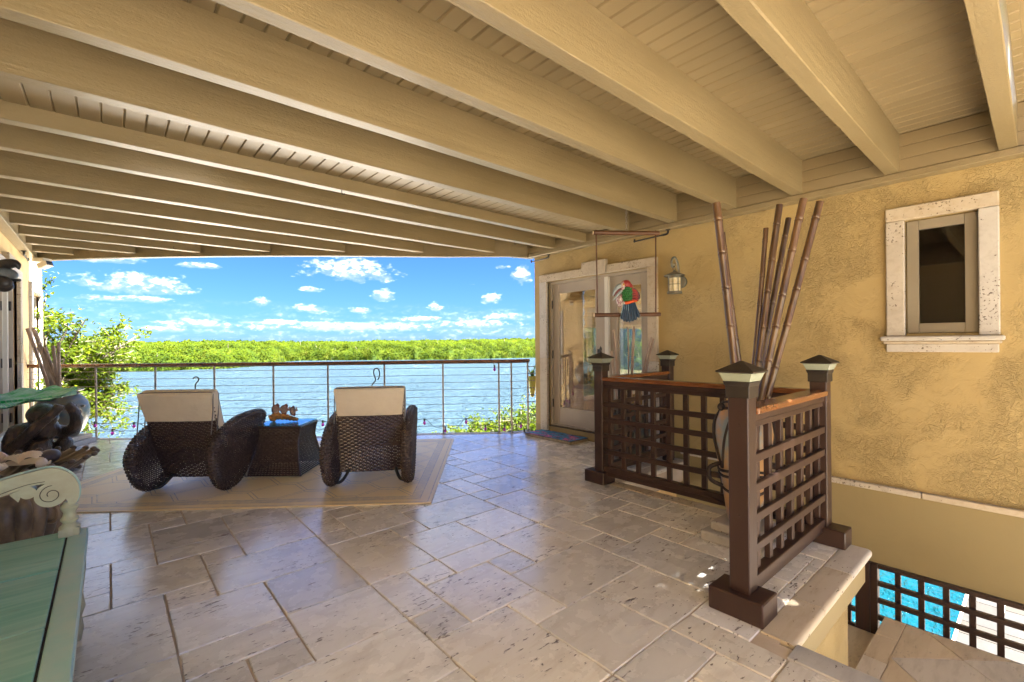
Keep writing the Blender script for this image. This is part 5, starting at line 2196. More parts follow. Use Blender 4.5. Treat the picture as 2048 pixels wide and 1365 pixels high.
for (a, z, sx, sz, tilt) in ((-.072, .118, .044, .052, .15), (.012, .118, .040, .050, .25), (.098, .100, .030, .046, -.05)):
    c = ex * a + Vector((0, 0, z))
    tl = Matrix.Rotation(tilt, 3, yv)

    def Q(u, w_, q=0.0):
        return tuple(c + tl @ (ex * u + Vector((0, 0, w_))) + yv * q)
    bd = MB()
    n_ = 22
    # lens-shaped flat body
    vs = [Q(0, 0, -.010), Q(0, 0, .010)]
    for j in range(n_):
        w_ = 6.2832 * j / n_
        vs.append(Q(math.cos(w_) * sx * .82, math.sin(w_) * sz * .82, 0))
    fs = []
    for j in range(n_):
        j2 = (j + 1) % n_
        fs += [(0, 2 + j, 2 + j2), (1, 2 + j2, 2 + j)]
    bd.add(vs, fs)
    fb = part('fish', bd, M['fish_body'], fo_, 60, local=True)
    rm_ = MB()
    rm_.tube([Q(math.cos(6.2832 * j / n_) * sx * .84, math.sin(6.2832 * j / n_) * sz * .84) for j in range(n_)], .0055, 5, closed=True)
    rm_.prism([Q(-sx * .3, sz * .86, -.003), Q(sx * .2, sz * 1.22, -.003), Q(sx * .75, sz * .95, -.003), Q(sx * .7, sz * .55, -.003)], (0, 0, 0), tuple(yv * .006))
    rm_.prism([Q(-sx * .1, -sz * .86, -.003), Q(sx * .5, -sz * 1.15, -.003), Q(sx * .95, -sz * .7, -.003), Q(sx * .7, -sz * .5, -.003)], (0, 0, 0), tuple(yv * .006))
    part('rim', rm_, M['fish_trim'], fb, 60, local=True)
    tl_ = MB()
    tl_.prism([Q(sx * .82, sz * .1, -.003), Q(sx * 1.25, sz * .95, -.003), Q(sx * 1.75, -.0, -.003), Q(sx * 1.0, -sz * .05, -.003)], (0, 0, 0), tuple(yv * .006))
    part('tail', tl_, M['fish_body'], fb, local=True)
    sp = MB()
    for k_ in range(5):
        u0 = lerp(-.55, .35, k_ / 4) * sx
        h_ = math.sqrt(max(.05, 1 - (u0 / sx) ** 2)) * sz * .62
        for q in (-.009, .009):
            e_ = 1 - abs(u0 / sx) * .6
            sp.tube([Q(u0 - .008, -h_ * .7, q * e_ * .75), Q(u0 + .008, h_ * .8, q * e_ * .75)], .0016, 4)
    part('stripes', sp, M['fish_dark'], fb, local=True)
    rd = MB()
    rd.tube([Q(0, -sz * .8), tuple(ex * a + Vector((0, 0, .045)))], .0025, 5)
    part('rod', rd, M['fish_dark'], fb, local=True)

# ------------------------------------------------------------------ weathered green bench
def bench_mat():
    m, t, b = new_mat('weathered_green_paint')
    p = t.objco()
    off = t.math('MULTIPLY', t.rnd(), 31.0)
    v = t.mapping(p, (1, 1, 1), t.comb(off, off, 0))
    g = t.noise(t.mapping(v, (1.0, 15, 15)), 1.6, 6, 0.62, 0.6)
    big = t.noise(v, 3.0, 4, 0.6)
    col = t.mix(t.ramp(g, [(0.35, 0.0), (0.65, 1.0)]), (0.13, 0.40, 0.32), (0.27, 0.54, 0.45))
    col = t.mix(t.math('MULTIPLY', t.ramp(big, [(0.45, 0.0), (0.75, 1.0)]), 0.5), col, (0.50, 0.60, 0.48))
    wear = t.ramp(t.noise(t.mapping(v, (3, 14, 14)), 2.0, 6, 0.7), [(0.62, 0.0), (0.72, 1.0)])
    col = t.mix(t.math('MULTIPLY', wear, 0.55), col, (0.17, 0.20, 0.15))
    t.put(b.inputs['Base Color'], col)
    b.inputs['Roughness'].default_value = 0.42
    t.l.new(t.bump(g, 0.0015), b.inputs['Normal'])
    return m


M['bench'] = bench_mat()
M['bench_arm'] = simple('weathered_pale_green', (0.46, 0.48, 0.33), 0.45, (0.33, 0.27, 0.17), 5, (1, 1, 2), bump=(30, .001), contrast=(.4, .75))
M['bench_edge'] = simple('bench_edge_paint', (0.34, 0.58, 0.52), 0.4, (0.46, 0.60, 0.52), 8)
bn = thing('bench', 'weathered green wooden bench with wide seat planks and a scroll carved arm', 'bench', (-.40, 1.9, 0))
y = 2.752
while y > .75:
    y2 = y - .45
    b = MB()
    b.box(-.70, -.141, y2 + .010, y, .425, .450 + (.0015 if int(y * 100) % 2 else 0))
    part('seat_plank', b, M['bench'], bn, bevel=.002)
    y = y2
b = MB()
b.box(-.69, -.136, .76, 2.74, .398, .4440)
part('gap_shade_board', b, M['rope'], bn)  # dark board just under the plank tops, painting the shade in their gaps
b = MB()
b.box(-.1345, -.072, .72, 2.752, .415, .451)
part('front_rail', b, M['bench_edge'], bn, bevel=.004)
b = MB()
b.box(-.128, -.098, .74, 2.735, .33, .414)
part('apron', b, M['bench'], bn)
b = MB()
b.box(-.76, -.705, .72, 2.752, .38, .95)
part('back_panel', b, M['bench'], bn, bevel=.004)
for yy_ in (.80, 2.69):
    for xx in (-.115, -.70):
        b = MB()
        b.lathe([(.020, .002), (.028, .05), (.022, .10), (.034, .14), (.026, .20), (.036, .30), (.036, .414)], (xx, yy_, 0), 14)
        part('leg', b, M['bench_arm'], bn, 50)
for yy_ in (.7625, 2.70):
    top = [(-.70, .640), (-.55, .668), (-.383, .704), (-.328, .717), (-.271, .731), (-.211, .742), (-.179, .742), (-.15, .731), (-.116, .698), (-.099, .653), (-.099, .611), (-.108, .583)]
    und = [(-.129, .583), (-.138, .608), (-.150, .640), (-.173, .668), (-.204, .682), (-.226, .682), (-.262, .676), (-.298, .664), (-.329, .654), (-.383, .642), (-.55, .604), (-.70, .575)]
    to = [(p.x, p.y) for p in smoothpath([(a, c, 0) for a, c in top], 4)]
    un = [(p.x, p.y) for p in smoothpath([(a, c, 0) for a, c in und], 4)]
    b = MB()
    k_ = min(len(to), len(un))
    unr = un[::-1]
    n_ = len(to)
    # strip-wise prism so the concave outline stays clean
    vs, fs = [], []
    for i in range(n_):
        a, c = to[i]
        e, f = unr[min(len(unr) - 1, int(i * (len(unr) - 1) / (n_ - 1)))]
        vs += [(a, yy_ - .024, c), (e, yy_ - .024, f), (e, yy_ + .024, f), (a, yy_ + .024, c)]
    for i in range(n_ - 1):
        for j in range(4):
            j2 = (j + 1) % 4
            fs.append((i * 4 + j, i * 4 + j2, i * 4 + 4 + j2, i * 4 + 4 + j))
    fs += [(3, 2, 1, 0), tuple((n_ - 1) * 4 + j for j in range(4))]
    b.add(vs, fs)
    arm_o = part('arm', b, M['bench_arm'], bn, 40)
    s = MB()

    def disc(cx, cz, r, hw):
        ring = [(cx + r * math.cos(6.2832 * j / 28), yy_ - hw, cz + r * math.sin(6.2832 * j / 28)) for j in range(28)]
        s.prism(ring, (0, 0, 0), (0, 2 * hw, 0))
    disc(-.182, .634, .050, .0225)
    disc(-.248, .655, .024, .0215)
    s.prism([(a, yy_ - .022, c) for a, c in ((-.262, .676), (-.30, .660), (-.292, .648), (-.275, .624), (-.268, .648), (-.255, .664))], (0, 0, 0), (0, .044, 0))
    part('scroll', s, M['bench_arm'], arm_o, 40)
    gr = MB()
    for sgn in (-1, 1):
        gr.tube([(-.182 + (.040 - .030 * t / 30) * math.cos(.9 + t * .30), yy_ + sgn * .0227, .634 + (.040 - .030 * t / 30) * math.sin(.9 + t * .30)) for t in range(31)], .0016, 5)
        gr.tube(smoothpath([(-.36, yy_ + sgn * .0243, .655), (-.30, yy_ + sgn * .0243, .675), (-.25, yy_ + sgn * .0243, .689), (-.20, yy_ + sgn * .0243, .692)], 4), .0012, 5)
    part('carved_line', gr, M['rope'], arm_o, 50)
    tp = MB()
    vs, fs = [], []
    for i in range(n_ - 1):
        pass
    tp.tube([(a, yy_, c + .001) for a, c in to], .006, 6)
    part('arm_edge', tp, M['bench_edge'], arm_o, 50)
    ps = MB()
    ps.lathe([(.016, .448), (.034, .449), (.034, .487), (.028, .493), (.020, .502), (.029, .512), (.030, .520), (.022, .530), (.020, .545), (.028, .560), (.030, .570), (.022, .580), (.018, .590)], (-.129, yy_, 0), 20)
    ps.box(-.162, -.098, yy_ - .032, yy_ + .032, .4515, .482)
    part('arm_post', ps, M['bench_arm'], bn, 45)

# ------------------------------------------------------------------ gadrooned pot, shell bowl and shells
M['bronze_pot'] = simple('bronze_gadroon', (0.40, 0.29, 0.18), 0.33, (0.10, 0.075, 0.055), 5, (1, 1, .5), contrast=(.38, .66), bump=(25, .002))
M['shell_bowl'] = simple('shell_bowl', (0.20, 0.145, 0.095), 0.33, (0.07, 0.05, 0.04), 6, bump=(30, .002))
GP = (-.415, 3.545)
gp = thing('ribbed_pot', 'round ribbed bronze brown pot behind the bench carrying the shell bowl', 'pot', (GP[0], GP[1], .002))
b = MB()
prof = [(.10, 0), (.115, .015), (.10, .04), (.12, .09), (.165, .16), (.205, .24), (.232, .33), (.240, .40), (.225, .455), (.19, .49), (.165, .50), (.165, .515), (.18, .525), (.15, .53), (.05, .528)]
sm = [(p.x, p.y) for p in smoothpath([(r, z, 0) for r, z in prof], 3)]
b.lathe(sm, (0, 0, 0), 132, wob=lambda a, z, i: 1 + (.085 * (abs(math.cos(a * 11)) ** .6 - .6) if .07 < z < .47 else 0))
part('body', b, M['bronze_pot'], gp, 70, local=True)
for a in (-.72, 2.42):
    hb = MB()
    ca, sa = math.cos(a), math.sin(a)
    hb.tube(smoothpath([(ca * .225, sa * .225, .42), (ca * .275, sa * .275, .41), (ca * .285, sa * .285, .365), (ca * .26, sa * .26, .335), (ca * .225, sa * .225, .335)], 5), .010, 8)
    part('handle', hb, M['bronze_pot'], gp, 60, local=True)
sb = thing('shell_bowl', 'wide dark scalloped shell shaped bowl heaped with sea shells', 'bowl', (GP[0] - .03, GP[1] + .03, .533))
b = MB()


def bowl(u, v):
    a = u * 6.2832
    r = .02 + v * .345 * (1 + .035 * (math.cos(a * 26)) * v + .06 * math.cos(a + .7))
    z = .012 + .085 * v ** 1.8 + .014 * math.cos(a * 26) * v ** 1.5 + .012 * math.cos(a + .7) * v
    return (r * math.cos(a), r * math.sin(a), z)


b.grid(bowl, 130, 12)
b.grid(lambda u, v: tuple(Vector(bowl(u, lerp(1.0, .1, v))) + Vector((0, 0, -.022 - .004 * v + (.018 if v == 0 else 0)))), 130, 8)
part('dish', b, M['shell_bowl'], sb, 70, local=True)
kb = MB()
kb.ball((0, 0, 0), (.016, .016, .014), 8, 6)
kme = kb.data('rim_knob', M['shell_bowl'], 70)
for k_ in range(26):
    p = bowl(k_ / 26, .99)
    o = link('rim_knob', kme, sb)
    o.location = (p[0], p[1], p[2] - .008)
M['shell_cream'] = simple('cream_shell', (0.88, 0.78, 0.60), 0.35, (0.92, 0.86, 0.74), 14, contrast=(.4, .6), rnd=.15)
M['shell_pink'] = simple('rose_shell', (0.88, 0.70, 0.48), 0.35, (0.92, 0.82, 0.64), 10, rnd=.15)
M['shell_dark'] = simple('dark_clam', (0.10, 0.09, 0.095), 0.3, (0.20, 0.17, 0.15), 16)


def shell(label, c, s, rz, kind, mat, tilt=0.0):
    b = MB()
    if kind == 'fan':
        def fn(u, v):
            a = lerp(-1.15, 1.15, u)
            r = v * s * (1 - .12 * abs(a) ** 2)
            rib = .035 * s * math.cos(u * 6.2832 * 9) * v
            return (r * math.cos(a), r * math.sin(a), s * .42 * math.sin(v * 2.6) * (1 - .25 * a * a) + rib)
        b.grid(fn, 54, 9)
        b.grid(lambda u, v: (fn(u, v)[0], fn(u, v)[1], -.01), 27, 4)
    elif kind == 'conch':
        prof, z = [(.002, 0)], 0.0
        # stepped whorls from the spire to the wide shoulder, then the long canal
        for q_ in range(5):
            r0 = s * .42 * ((q_ + 1) / 5) ** 1.25
            prof += [(r0 * .72, z + s * .03), (r0, z + s * .10), (r0 * .95, z + s * .15)]
            z += s * .15
        prof += [(s * .36, z + s * .10), (s * .24, z + s * .28), (s * .12, z + s * .46), (s * .05, z + s * .58)]
        tmp = MB()
        tmp.lathe(prof, (0, 0, 0), 22, wob=lambda a, z_, i: 1 + .10 * max(0, math.cos(a * 7 + i * .5)) + .16 * max(0, math.cos(a - 1.2)) * (i > 10))
        b.add([(z_ - s * .6, x_, y_ + s * .34) for x_, y_, z_ in tmp.v], tmp.f)
        b.grid(lambda u, v: (s * (.08 + .62 * u), s * (.30 + .22 * v * math.sin(u * 3.1)), s * (.30 + .32 * (v - .3) * math.sin(u * 3.1))), 10, 5)
    else:
        b.ball((0, 0, s * .3), (s * .6, s * .48, s * .38), 16, 10)
    o = solo('sea_shell', b, mat, label, 'shell', 'sea shells in the bowl', smooth=60)
    o.location = c
    o.rotation_euler = (tilt, -.25 * (kind == 'fan'), rz)
    return o


bx, by, bz = GP[0] - .03, GP[1] + .03, .533


def bo(a, dpt):
    """offset in the bowl: a to the right of the picture, dpt away"""
    q = fx * a + Vector((.6574, .7536, 0)) * dpt
    return (bx + q.x, by + q.y)


SHL = [('peach ribbed fan shell lying on top at the right of the bowl', .13, -.01, .105, .095, .6, 'fan', 'shell_pink'),
       ('small peach fan shell behind the large one near the middle of the bowl', .045, .07, .085, .08, 1.9, 'fan', 'shell_pink'),
       ('large cream conch shell near the front middle of the bowl', .10, -.12, .080, .085, -.3, 'conch', 'shell_cream'),
       ('pale conch shell with its point to the left at the front of the bowl', -.05, -.13, .085, .085, 2.6, 'conch', 'shell_cream'),
       ('long cream spiral shell across the left part of the bowl', -.08, .0, .09, .09, .15, 'conch', 'shell_cream'),
       ('white fan shell at the left edge of the bowl near the wall', -.20, -.05, .085, .09, 3.2, 'fan', 'shell_cream'),
       ('small cream spiral shell at the far right of the heap', .20, .03, .075, .06, -.9, 'conch', 'shell_cream'),
       ('rose conch shell at the back left of the bowl beside the dark clams', -.12, .12, .075, .075, .9, 'conch', 'shell_pink'),
       ('smooth dark clam at the back of the bowl in front of the monkey statue', .00, .20, .065, .085, .4, 'clam', 'shell_dark'),
       ('striped dark clam at the back middle of the bowl', .09, .19, .070, .095, 1.2, 'clam', 'shell_dark'),
       ('round grey clam at the back left of the bowl', -.10, .22, .06, .07, 2.2, 'clam', 'shell_dark')]
for lb, a, dp_, dz, s, rz, kd, mt in SHL:
    x, y = bo(a, dp_)
    shell(lb, (x, y, bz + dz), s, rz, kd, M[mt])


# ------------------------------------------------------------------ monkey statue carrying a leaf dish
def blob(name, label, cat, c, shapes, mat, voxel=.014, group=None, parent=None):
    b = MB()
    for sh in shapes:
        if sh[0] == 'b':
            b.ball(sh[1], sh[2], 14, 10, sh[3] if len(sh) > 3 else None)
        else:
            b.tube(smoothpath(sh[1], 4), [lerp(sh[2][int(i / 4)], sh[2][min(len(sh[2]) - 1, int(i / 4) + 1)], (i % 4) / 4) for i in range(4 * (len(sh[1]) - 1) + 1)], 10)
    me = b.data(name, mat, 180)
    o = link(name, me, parent)
    o.location = c
    if label:
        tag(o, label, cat, group)
    md = o.modifiers.new('remesh', 'REMESH')
    md.mode = 'VOXEL'
    md.voxel_size = voxel
    md.use_smooth_shade = True
    sm_ = o.modifiers.new('smooth', 'SMOOTH')
    sm_.iterations = 3
    sm_.factor = .5
    tx = bpy.data.textures.new('fur_relief', 'CLOUDS')
    tx.noise_scale = .014
    dm_ = o.modifiers.new('relief', 'DISPLACE')
    dm_.texture = tx
    dm_.strength = .014
    dm_.mid_level = .5
    return o


def fur_mat():
    m, t, b = new_mat('dark_carved_fur')
    p = t.objco()
    n = t.noise(t.mapping(p, (1, 1, .45)), 42, 4, 0.6, 0.6)
    big = t.noise(p, 7, 4, 0.6)
    col = t.mix(t.ramp(big, [(.4, 0.0), (.65, 1.0)]), (0.045, 0.034, 0.028), (0.15, 0.10, 0.065))
    t.put(b.inputs['Base Color'], col)
    b.inputs['Roughness'].default_value = 0.28
    t.l.new(t.bump(n, .012), b.inputs['Normal'])
    return m


M['fur'] = fur_mat()
MC = Vector((-.51, 6.40, .0))
fyv = Vector((.6574, .7536, 0))


def mk(a, z, d=0.0):
    return tuple(fx * a + fyv * d + Vector((0, 0, z)))


rotm = Matrix.Rotation(R(-41.1), 3, 'Z')
shapes = [('b', mk(-.09, .17), (.175, .17, .19), rotm), ('b', mk(-.08, .34), (.155, .15, .18), rotm), ('b', mk(.03, .44), (.13, .12, .12), rotm), ('b', mk(-.13, .43, -.07), (.075, .07, .075)),
          ('b', mk(.03, .585), (.125, .115, .105), rotm), ('b', mk(.11, .55, -.02), (.075, .075, .065), rotm), ('b', mk(.06, .555, -.09), (.03, .03, .03)),
          ('t', [mk(-.13, .45, -.08), mk(-.14, .36, -.13), mk(-.10, .28, -.17), mk(.0, .36, -.17), mk(.12, .50, -.13), mk(.22, .61, -.08), mk(.25, .68, -.05)], [.068, .060, .056, .052, .047, .040, .045]),
          ('t', [mk(-.05, .45, .09), mk(.10, .40, .12), mk(.22, .42, .10), mk(.30, .50, .06), mk(.30, .60, .04), mk(.25, .68, .02)], [.062, .058, .058, .052, .045, .042]),
          ('t', [mk(-.05, .15, -.10), mk(.08, .22, -.13), mk(.13, .33, -.09), mk(.12, .18, -.08), mk(.10, .04, -.10), mk(.20, .025, -.13)], [.09, .08, .06, .05, .045, .035]),
          ('t', [mk(-.05, .15, .10), mk(.10, .24, .12), mk(.15, .30, .10), mk(.13, .16, .10), mk(.12, .04, .10), mk(.22, .025, .10)], [.09, .08, .06, .05, .045, .035]),
          ('b', mk(-.10, .05), (.17, .16, .055), rotm), ('t', [mk(-.22, .05, .05), mk(-.1, .03, .2), mk(.12, .03, .22), mk(.24, .03, .16)], [.035, .03, .028, .022])]
blob('monkey_statue', 'dark carved monkey statue crouching with raised arms under a green leaf dish', 'statue', tuple(MC + Vector((0, 0, .004))), shapes, M['fur'], .013)


def leafdish_mat():
    m, t, b = new_mat('green_enamel_leaf')
    p = t.sep(t.objco())
    n = t.noise(t.mapping(t.objco(), (2, 7, 1)), 2.2, 4, 0.6)
    ribs = t.math('SINE', t.math('ADD', t.math('MULTIPLY', p[0], 110.0), t.math('MULTIPLY', t.math('ABSOLUTE', p[1]), -160.0)))
    col = t.mix(t.ramp(n, [(.38, 0.0), (.66, 1.0)]), (0.03, 0.56, 0.12), (0.42, 0.85, 0.70))
    col = t.mix(t.math('MULTIPLY', t.ramp(ribs, [(.6, 0.0), (1.0, 1.0)]), .35), col, (0.65, 0.82, 0.75))
    t.put(b.inputs['Base Color'], col)
    b.inputs['Roughness'].default_value = 0.25
    t.l.new(t.bump(t.math('MULTIPLY', ribs, .5), .003), b.inputs['Normal'])
    return m


M['leafdish'] = leafdish_mat()
ld = thing('leaf_dish', 'large glossy green leaf shaped dish resting on the monkey statue', 'dish', tuple(MC + Vector((0, 0, .735))), R(-41.1))


def leaff(u, v, dz=0.0):
    s = lerp(-.72, .36, u)
    w_ = .235 * (max(0.0, math.sin(min(1, u) * 3.14159)) ** .6) * (1 - .25 * u) + .002
    q = lerp(-1, 1, v)
    wave = .016 * math.sin(u * 21 + q) * abs(q) ** 2
    z = -.045 + .10 * u ** 1.5 + .045 * abs(q) ** 1.6 * (1 - .4 * u) + wave + dz + .34 * q * w_
    return (s, q * w_, z)


b = MB()
b.grid(lambda u, v: leaff(u, v), 50, 20)
b.grid(lambda u, v: leaff(u, v, -.012), 50, 20)
part('blade', b, M['leafdish'], ld, 70, local=True)
b = MB()
b.tube([tuple(Vector(leaff(u / 20, .5)) + Vector((0, 0, .004))) for u in range(21)], [lerp(.016, .005, u / 20) for u in range(21)], 8)
part('midrib', b, M['leafdish'], ld, 60, local=True)

# ------------------------------------------------------------------ swing perch with the carved bird
C0 = Vector((3.656, 2.549, 0))
sw = thing('hanging_perch', 'wooden swing perch hanging on a short chain from a ceiling beam', 'perch', tuple(C0 + Vector((0, 0, 2.476))))


def bar(mb, p, q, r, n=10, wob=.0):
    pts, rad = [], []
    for i in range(13):
        t = i / 12
        pts.append(tuple(Vector(p).lerp(Vector(q), t) + Vector((0, 0, wob * math.sin(t * 9)))))
        rad.append(r * (1 + .05 * math.sin(t * 23)))
    mb.tube(pts, rad, n)


b = MB()
bar(b, (3.424, 2.751, 2.262), (3.888, 2.347, 2.250), .0205)
part('top_bar', b, M['swing_wood'], sw, 50)
b = MB()
bar(b, (3.426, 2.749, 1.491), (3.890, 2.345, 1.492), .0195)
part('bottom_bar', b, M['swing_wood'], sw, 50)
for (p, q) in (((3.442, 2.735, 2.285), (3.447, 2.731, 1.48)), ((3.862, 2.369, 2.275), (3.858, 2.373, 1.48))):
    b = MB()
    bar(b, p, q, .0068, 8, .0)
    part('rod', b, M['swing_wood'], sw, 50)
for (x, y, z) in ((3.4225, 2.7523, 2.262), (3.4245, 2.7503, 1.491)):
    b = MB()
    b.tube([(x, y, z), (x - .0035, y + .003, z)], .0185, 12)
    part('cut_end', b, M['end_wood'], sw)
z = 2.478
b = MB()
b.tube([(3.656, 2.549, 2.5), (3.656, 2.549, 2.455)], .003, 6)
b.tube([(3.656 + .009 * math.cos(a * .6283) * .75, 2.549 - .009 * math.cos(a * .6283) * .65, 2.445 + .011 * math.sin(a * .6283)) for a in range(10)], .0026, 6, closed=True)
part('eye_hook', b, M['steel'], sw, 60)
z = 2.428
for i in range(5):
    b = MB()
    dv = fx if i % 2 else fyv
    b.tube([tuple(Vector((3.656, 2.549, z)) + dv * (.0085 * math.cos(a * .5236)) + Vector((0, 0, (.017) * math.sin(a * .5236)))) for a in range(12)], .0026, 6, closed=True)
    part('chain_link', b, M['steel'], sw, 60)
    z -= .0275
b = MB()
b.tube([tuple(Vector((3.656, 2.549, z)) + fx * (.011 * math.cos(a * .5236)) + Vector((0, 0, .011 * math.sin(a * .5236)))) for a in range(12)], .0026, 6, closed=True)
b.tube([(3.656, 2.549, z - .011), (3.656, 2.549, 2.235)], .0028, 6)
part('eye_bolt', b, M['steel'], sw, 60)

# carved bird
for nm, col, rg_ in (('bird_red', (0.24, 0.022, 0.020), .35), ('bird_green', (0.012, 0.115, 0.022), .3), ('bird_white', (0.62, 0.55, 0.52), .4), ('bird_blue', (0.006, 0.028, 0.065), .3), ('bird_beak', (0.24, 0.30, 0.34), .35),
                     ('bird_orange', (0.62, 0.09, 0.015), .4), ('bird_maroon', (0.10, 0.016, 0.020), .4), ('bird_black', (0.012, 0.012, 0.014), .3), ('bird_line', (0.30, 0.50, 0.55), .4), ('bird_yellow', (0.65, 0.36, 0.05), .4)):
    M[nm] = simple(nm, col, rg_, tuple(min(1, c * 1.5) for c in col), 60, bump=(70, .0015))
M['bird_speckle'] = simple('bird_speckle', (0.62, 0.56, 0.54), .4, (0.35, 0.10, 0.16), 85, contrast=(.5, .56))
pb = thing('carved_bird', 'painted wooden bird with red head, green back and blue tail on the swing perch', 'carved bird', tuple(C0 + Vector((0, 0, 1.49))))


def pk(a, z, d=0.0):
    """a right in the picture, d towards the viewer, z height"""
    return tuple(fx * a - fyv * d + Vector((0, 0, z - 1.49)))


def bp(name, fn, mat, smooth=60):
    b = MB()
    fn(b)
    return part(name, b, mat, pb, smooth, local=True)


def scaled(b):
    b.ball(pk(-.005, 1.672, .012), (.048, .046, .086), 18, 14, Matrix.Rotation(R(-41.1), 3, 'Z'))
    b.ball(pk(.004, 1.56, -.004), (.040, .036, .070), 14, 10, Matrix.Rotation(R(-41.1), 3, 'Z'))
    # rows of carved scales over the back
    for r_ in range(6):
        for c_ in range(5):
            a = lerp(-.048, .030, c_ / 4) + (.008 if r_ % 2 else 0)
            z_ = 1.735 - r_ * .021
            dd = .012 + .050 * math.sqrt(max(0.02, 1 - ((a + .005) / .056) ** 2 - ((z_ - 1.672) / .088) ** 2 * .6))
            b.ball(pk(a, z_, dd - .004), (.0115, .006, .0135), 8, 5, Matrix.Rotation(R(-41.1), 3, 'Z'))


bp('body', scaled, M['bird_green'])
bp('head', lambda b: (b.ball(pk(-.012, 1.772, .012), (.048, .045, .044), 16, 12, rotm), b.ball(pk(.012, 1.750, .005), (.045, .042, .04), 14, 10, rotm)), M['bird_red'])
bp('face', lambda b: b.ball(pk(-.045, 1.757, .036), (.022, .020, .040), 12, 10, rotm), M['bird_speckle'])
eo = bp('eye', lambda b: b.ball(pk(-.043, 1.767, .055), (.009, .006, .011), 10, 8, rotm), M['bird_yellow'])
b = MB()
b.ball(pk(-.043, 1.767, .0605), (.004, .003, .005), 8, 6, rotm)
part('pupil', b, M['bird_black'], eo, 60, local=True)
bp('upper_beak', lambda b: b.tube(smoothpath([pk(-.045, 1.755, .02), pk(-.080, 1.755, .022), pk(-.112, 1.725, .022), pk(-.130, 1.690, .022), pk(-.135, 1.668, .022)], 4), [lerp(.027, .004, (i / 16) ** 1.2) for i in range(17)], 10), M['bird_beak'])
bp('lower_beak', lambda b: b.tube(smoothpath([pk(-.050, 1.712, .02), pk(-.075, 1.695, .022), pk(-.105, 1.662, .022), pk(-.136, 1.624, .022)], 4), [lerp(.020, .003, i / 12) for i in range(13)], 10), M['bird_beak'])
bp('mouth', lambda b: b.tube(smoothpath([pk(-.055, 1.735, .019), pk(-.085, 1.716, .021), pk(-.112, 1.690, .021), pk(-.128, 1.664, .021)], 4), [lerp(.018, .004, i / 12) for i in range(13)], 8), M['bird_maroon'])
bp('chest', lambda b: (b.ball(pk(-.067, 1.632, .006), (.036, .034, .052), 14, 10, rotm), b.ball(pk(-.055, 1.59, .012), (.034, .03, .03), 12, 8, rotm)), M['bird_speckle'])
wg = bp('wing', lambda b: b.prism([pk(.036, 1.745, .03), pk(.062, 1.735, .03), pk(.098, 1.700, .02), pk(.116, 1.655, .015), pk(.095, 1.628, .02), pk(.055, 1.612, .03), pk(.036, 1.62, .035)], (0, 0, 0), tuple(fyv * .028)), M['bird_maroon'], 30)
b = MB()
for i in range(5):
    b.tube([pk(.038, 1.725 - i * .022, .042), pk(.07 + .006 * i, 1.715 - i * .023, .036), pk(.092, 1.695 - i * .016, .027)], [.010, .009, .004], 8)
part('wing_feathers', b, M['bird_red'], wg, 60, local=True)
bp('wing_edge', lambda b: b.tube(smoothpath([pk(.062, 1.737, .022), pk(.098, 1.703, .012), pk(.117, 1.655, .010), pk(.095, 1.626, .014)], 4), .006, 8), M['bird_black'])
bp('sash', lambda b: b.tube(smoothpath([pk(-.030, 1.595, .050), pk(.0, 1.602, .056), pk(.040, 1.612, .050), pk(.080, 1.618, .030)], 4), [lerp(.016, .010, i / 12) for i in range(13)], 8), M['bird_orange'])
for (a0, a1, z1) in ((-.036, -.062, 1.447), (-.022, -.040, 1.433), (-.008, -.016, 1.425), (.008, .010, 1.423), (.024, .038, 1.428), (.040, .066, 1.440), (.055, .096, 1.462)):
    f_ = bp('tail_feather', lambda b: b.tube(smoothpath([pk(a0, 1.600, .042), pk(lerp(a0, a1, .45), 1.535, .050), pk(lerp(a0, a1, .85), z1 + .028, .050), pk(a1, z1, .046)], 4), [lerp(.011, .018, min(1, i / 9)) if i < 11 else .010 for i in range(13)], 8), M['bird_blue'])
    if a0 < .01:
        b = MB()
        b.tube(smoothpath([pk(a0 - .010, 1.595, .050), pk(lerp(a0, a1, .45) - .012, 1.535, .060), pk(a1 - .013, z1 + .012, .056)], 4), .0022, 5)
        part('feather_line', b, M['bird_line'], f_, 60, local=True)
bp('foot', lambda b: (b.tube([pk(-.035, 1.58, .025), pk(-.032, 1.515, .012)], [.012, .009], 8), b.ball(pk(-.040, 1.597, .055), (.012, .010, .012), 8, 6)), M['bird_speckle'])

# dark carved bird on a perch near the left edge
lb_ = thing('carved_bird', 'dark bronze carved bird with a curved beak hanging at the left edge', 'carved bird', (-.415, 3.68, 1.60))
L0 = Vector((-.415, 3.68, 1.60))


def lk(px_, py_, d=0.0):
    """picture-plane helper at 2.5 m: millimetres right and up from the perch"""
    return tuple(fx * px_ - fyv * d + Vector((0, 0, py_)))


M['bronze_dark'] = simple('dark_bronze', (0.025, 0.024, 0.026), .35, (0.06, 0.055, 0.055), 18)
M['bronze_blue'] = simple('blue_grey_patina', (0.16, 0.20, 0.22), .4, (0.07, 0.08, 0.09), 12)
b = MB()
b.tube(smoothpath([lk(-.05, .055), lk(-.01, .085), lk(.035, .095), (lk(.062, .085)), lk(.070, .062)], 4), [.034, .034, .033, .032, .031, .030, .028, .026, .025, .024, .022, .019, .017, .013, .010, .006, .003], 10)
part('beak', b, M['bronze_dark'], lb_, 60, local=True)
b = MB()
b.ball(lk(-.055, .05), (.05, .05, .06), 14, 10, rotm)
b.ball(lk(.0, .035), (.045, .05, .036), 14, 10, rotm)
part('body', b, M['bronze_blue'], lb_, 60, local=True)
b = MB()
b.tube(smoothpath([lk(-.02, .0, .02), lk(.02, -.012, .03), lk(.055, -.03, .03)], 4), [.03, .034, .036, .036, .034, .032, .028, .022, .010], 10)
b.ball(lk(.012, -.030, .02), (.045, .03, .032), 12, 8, rotm)
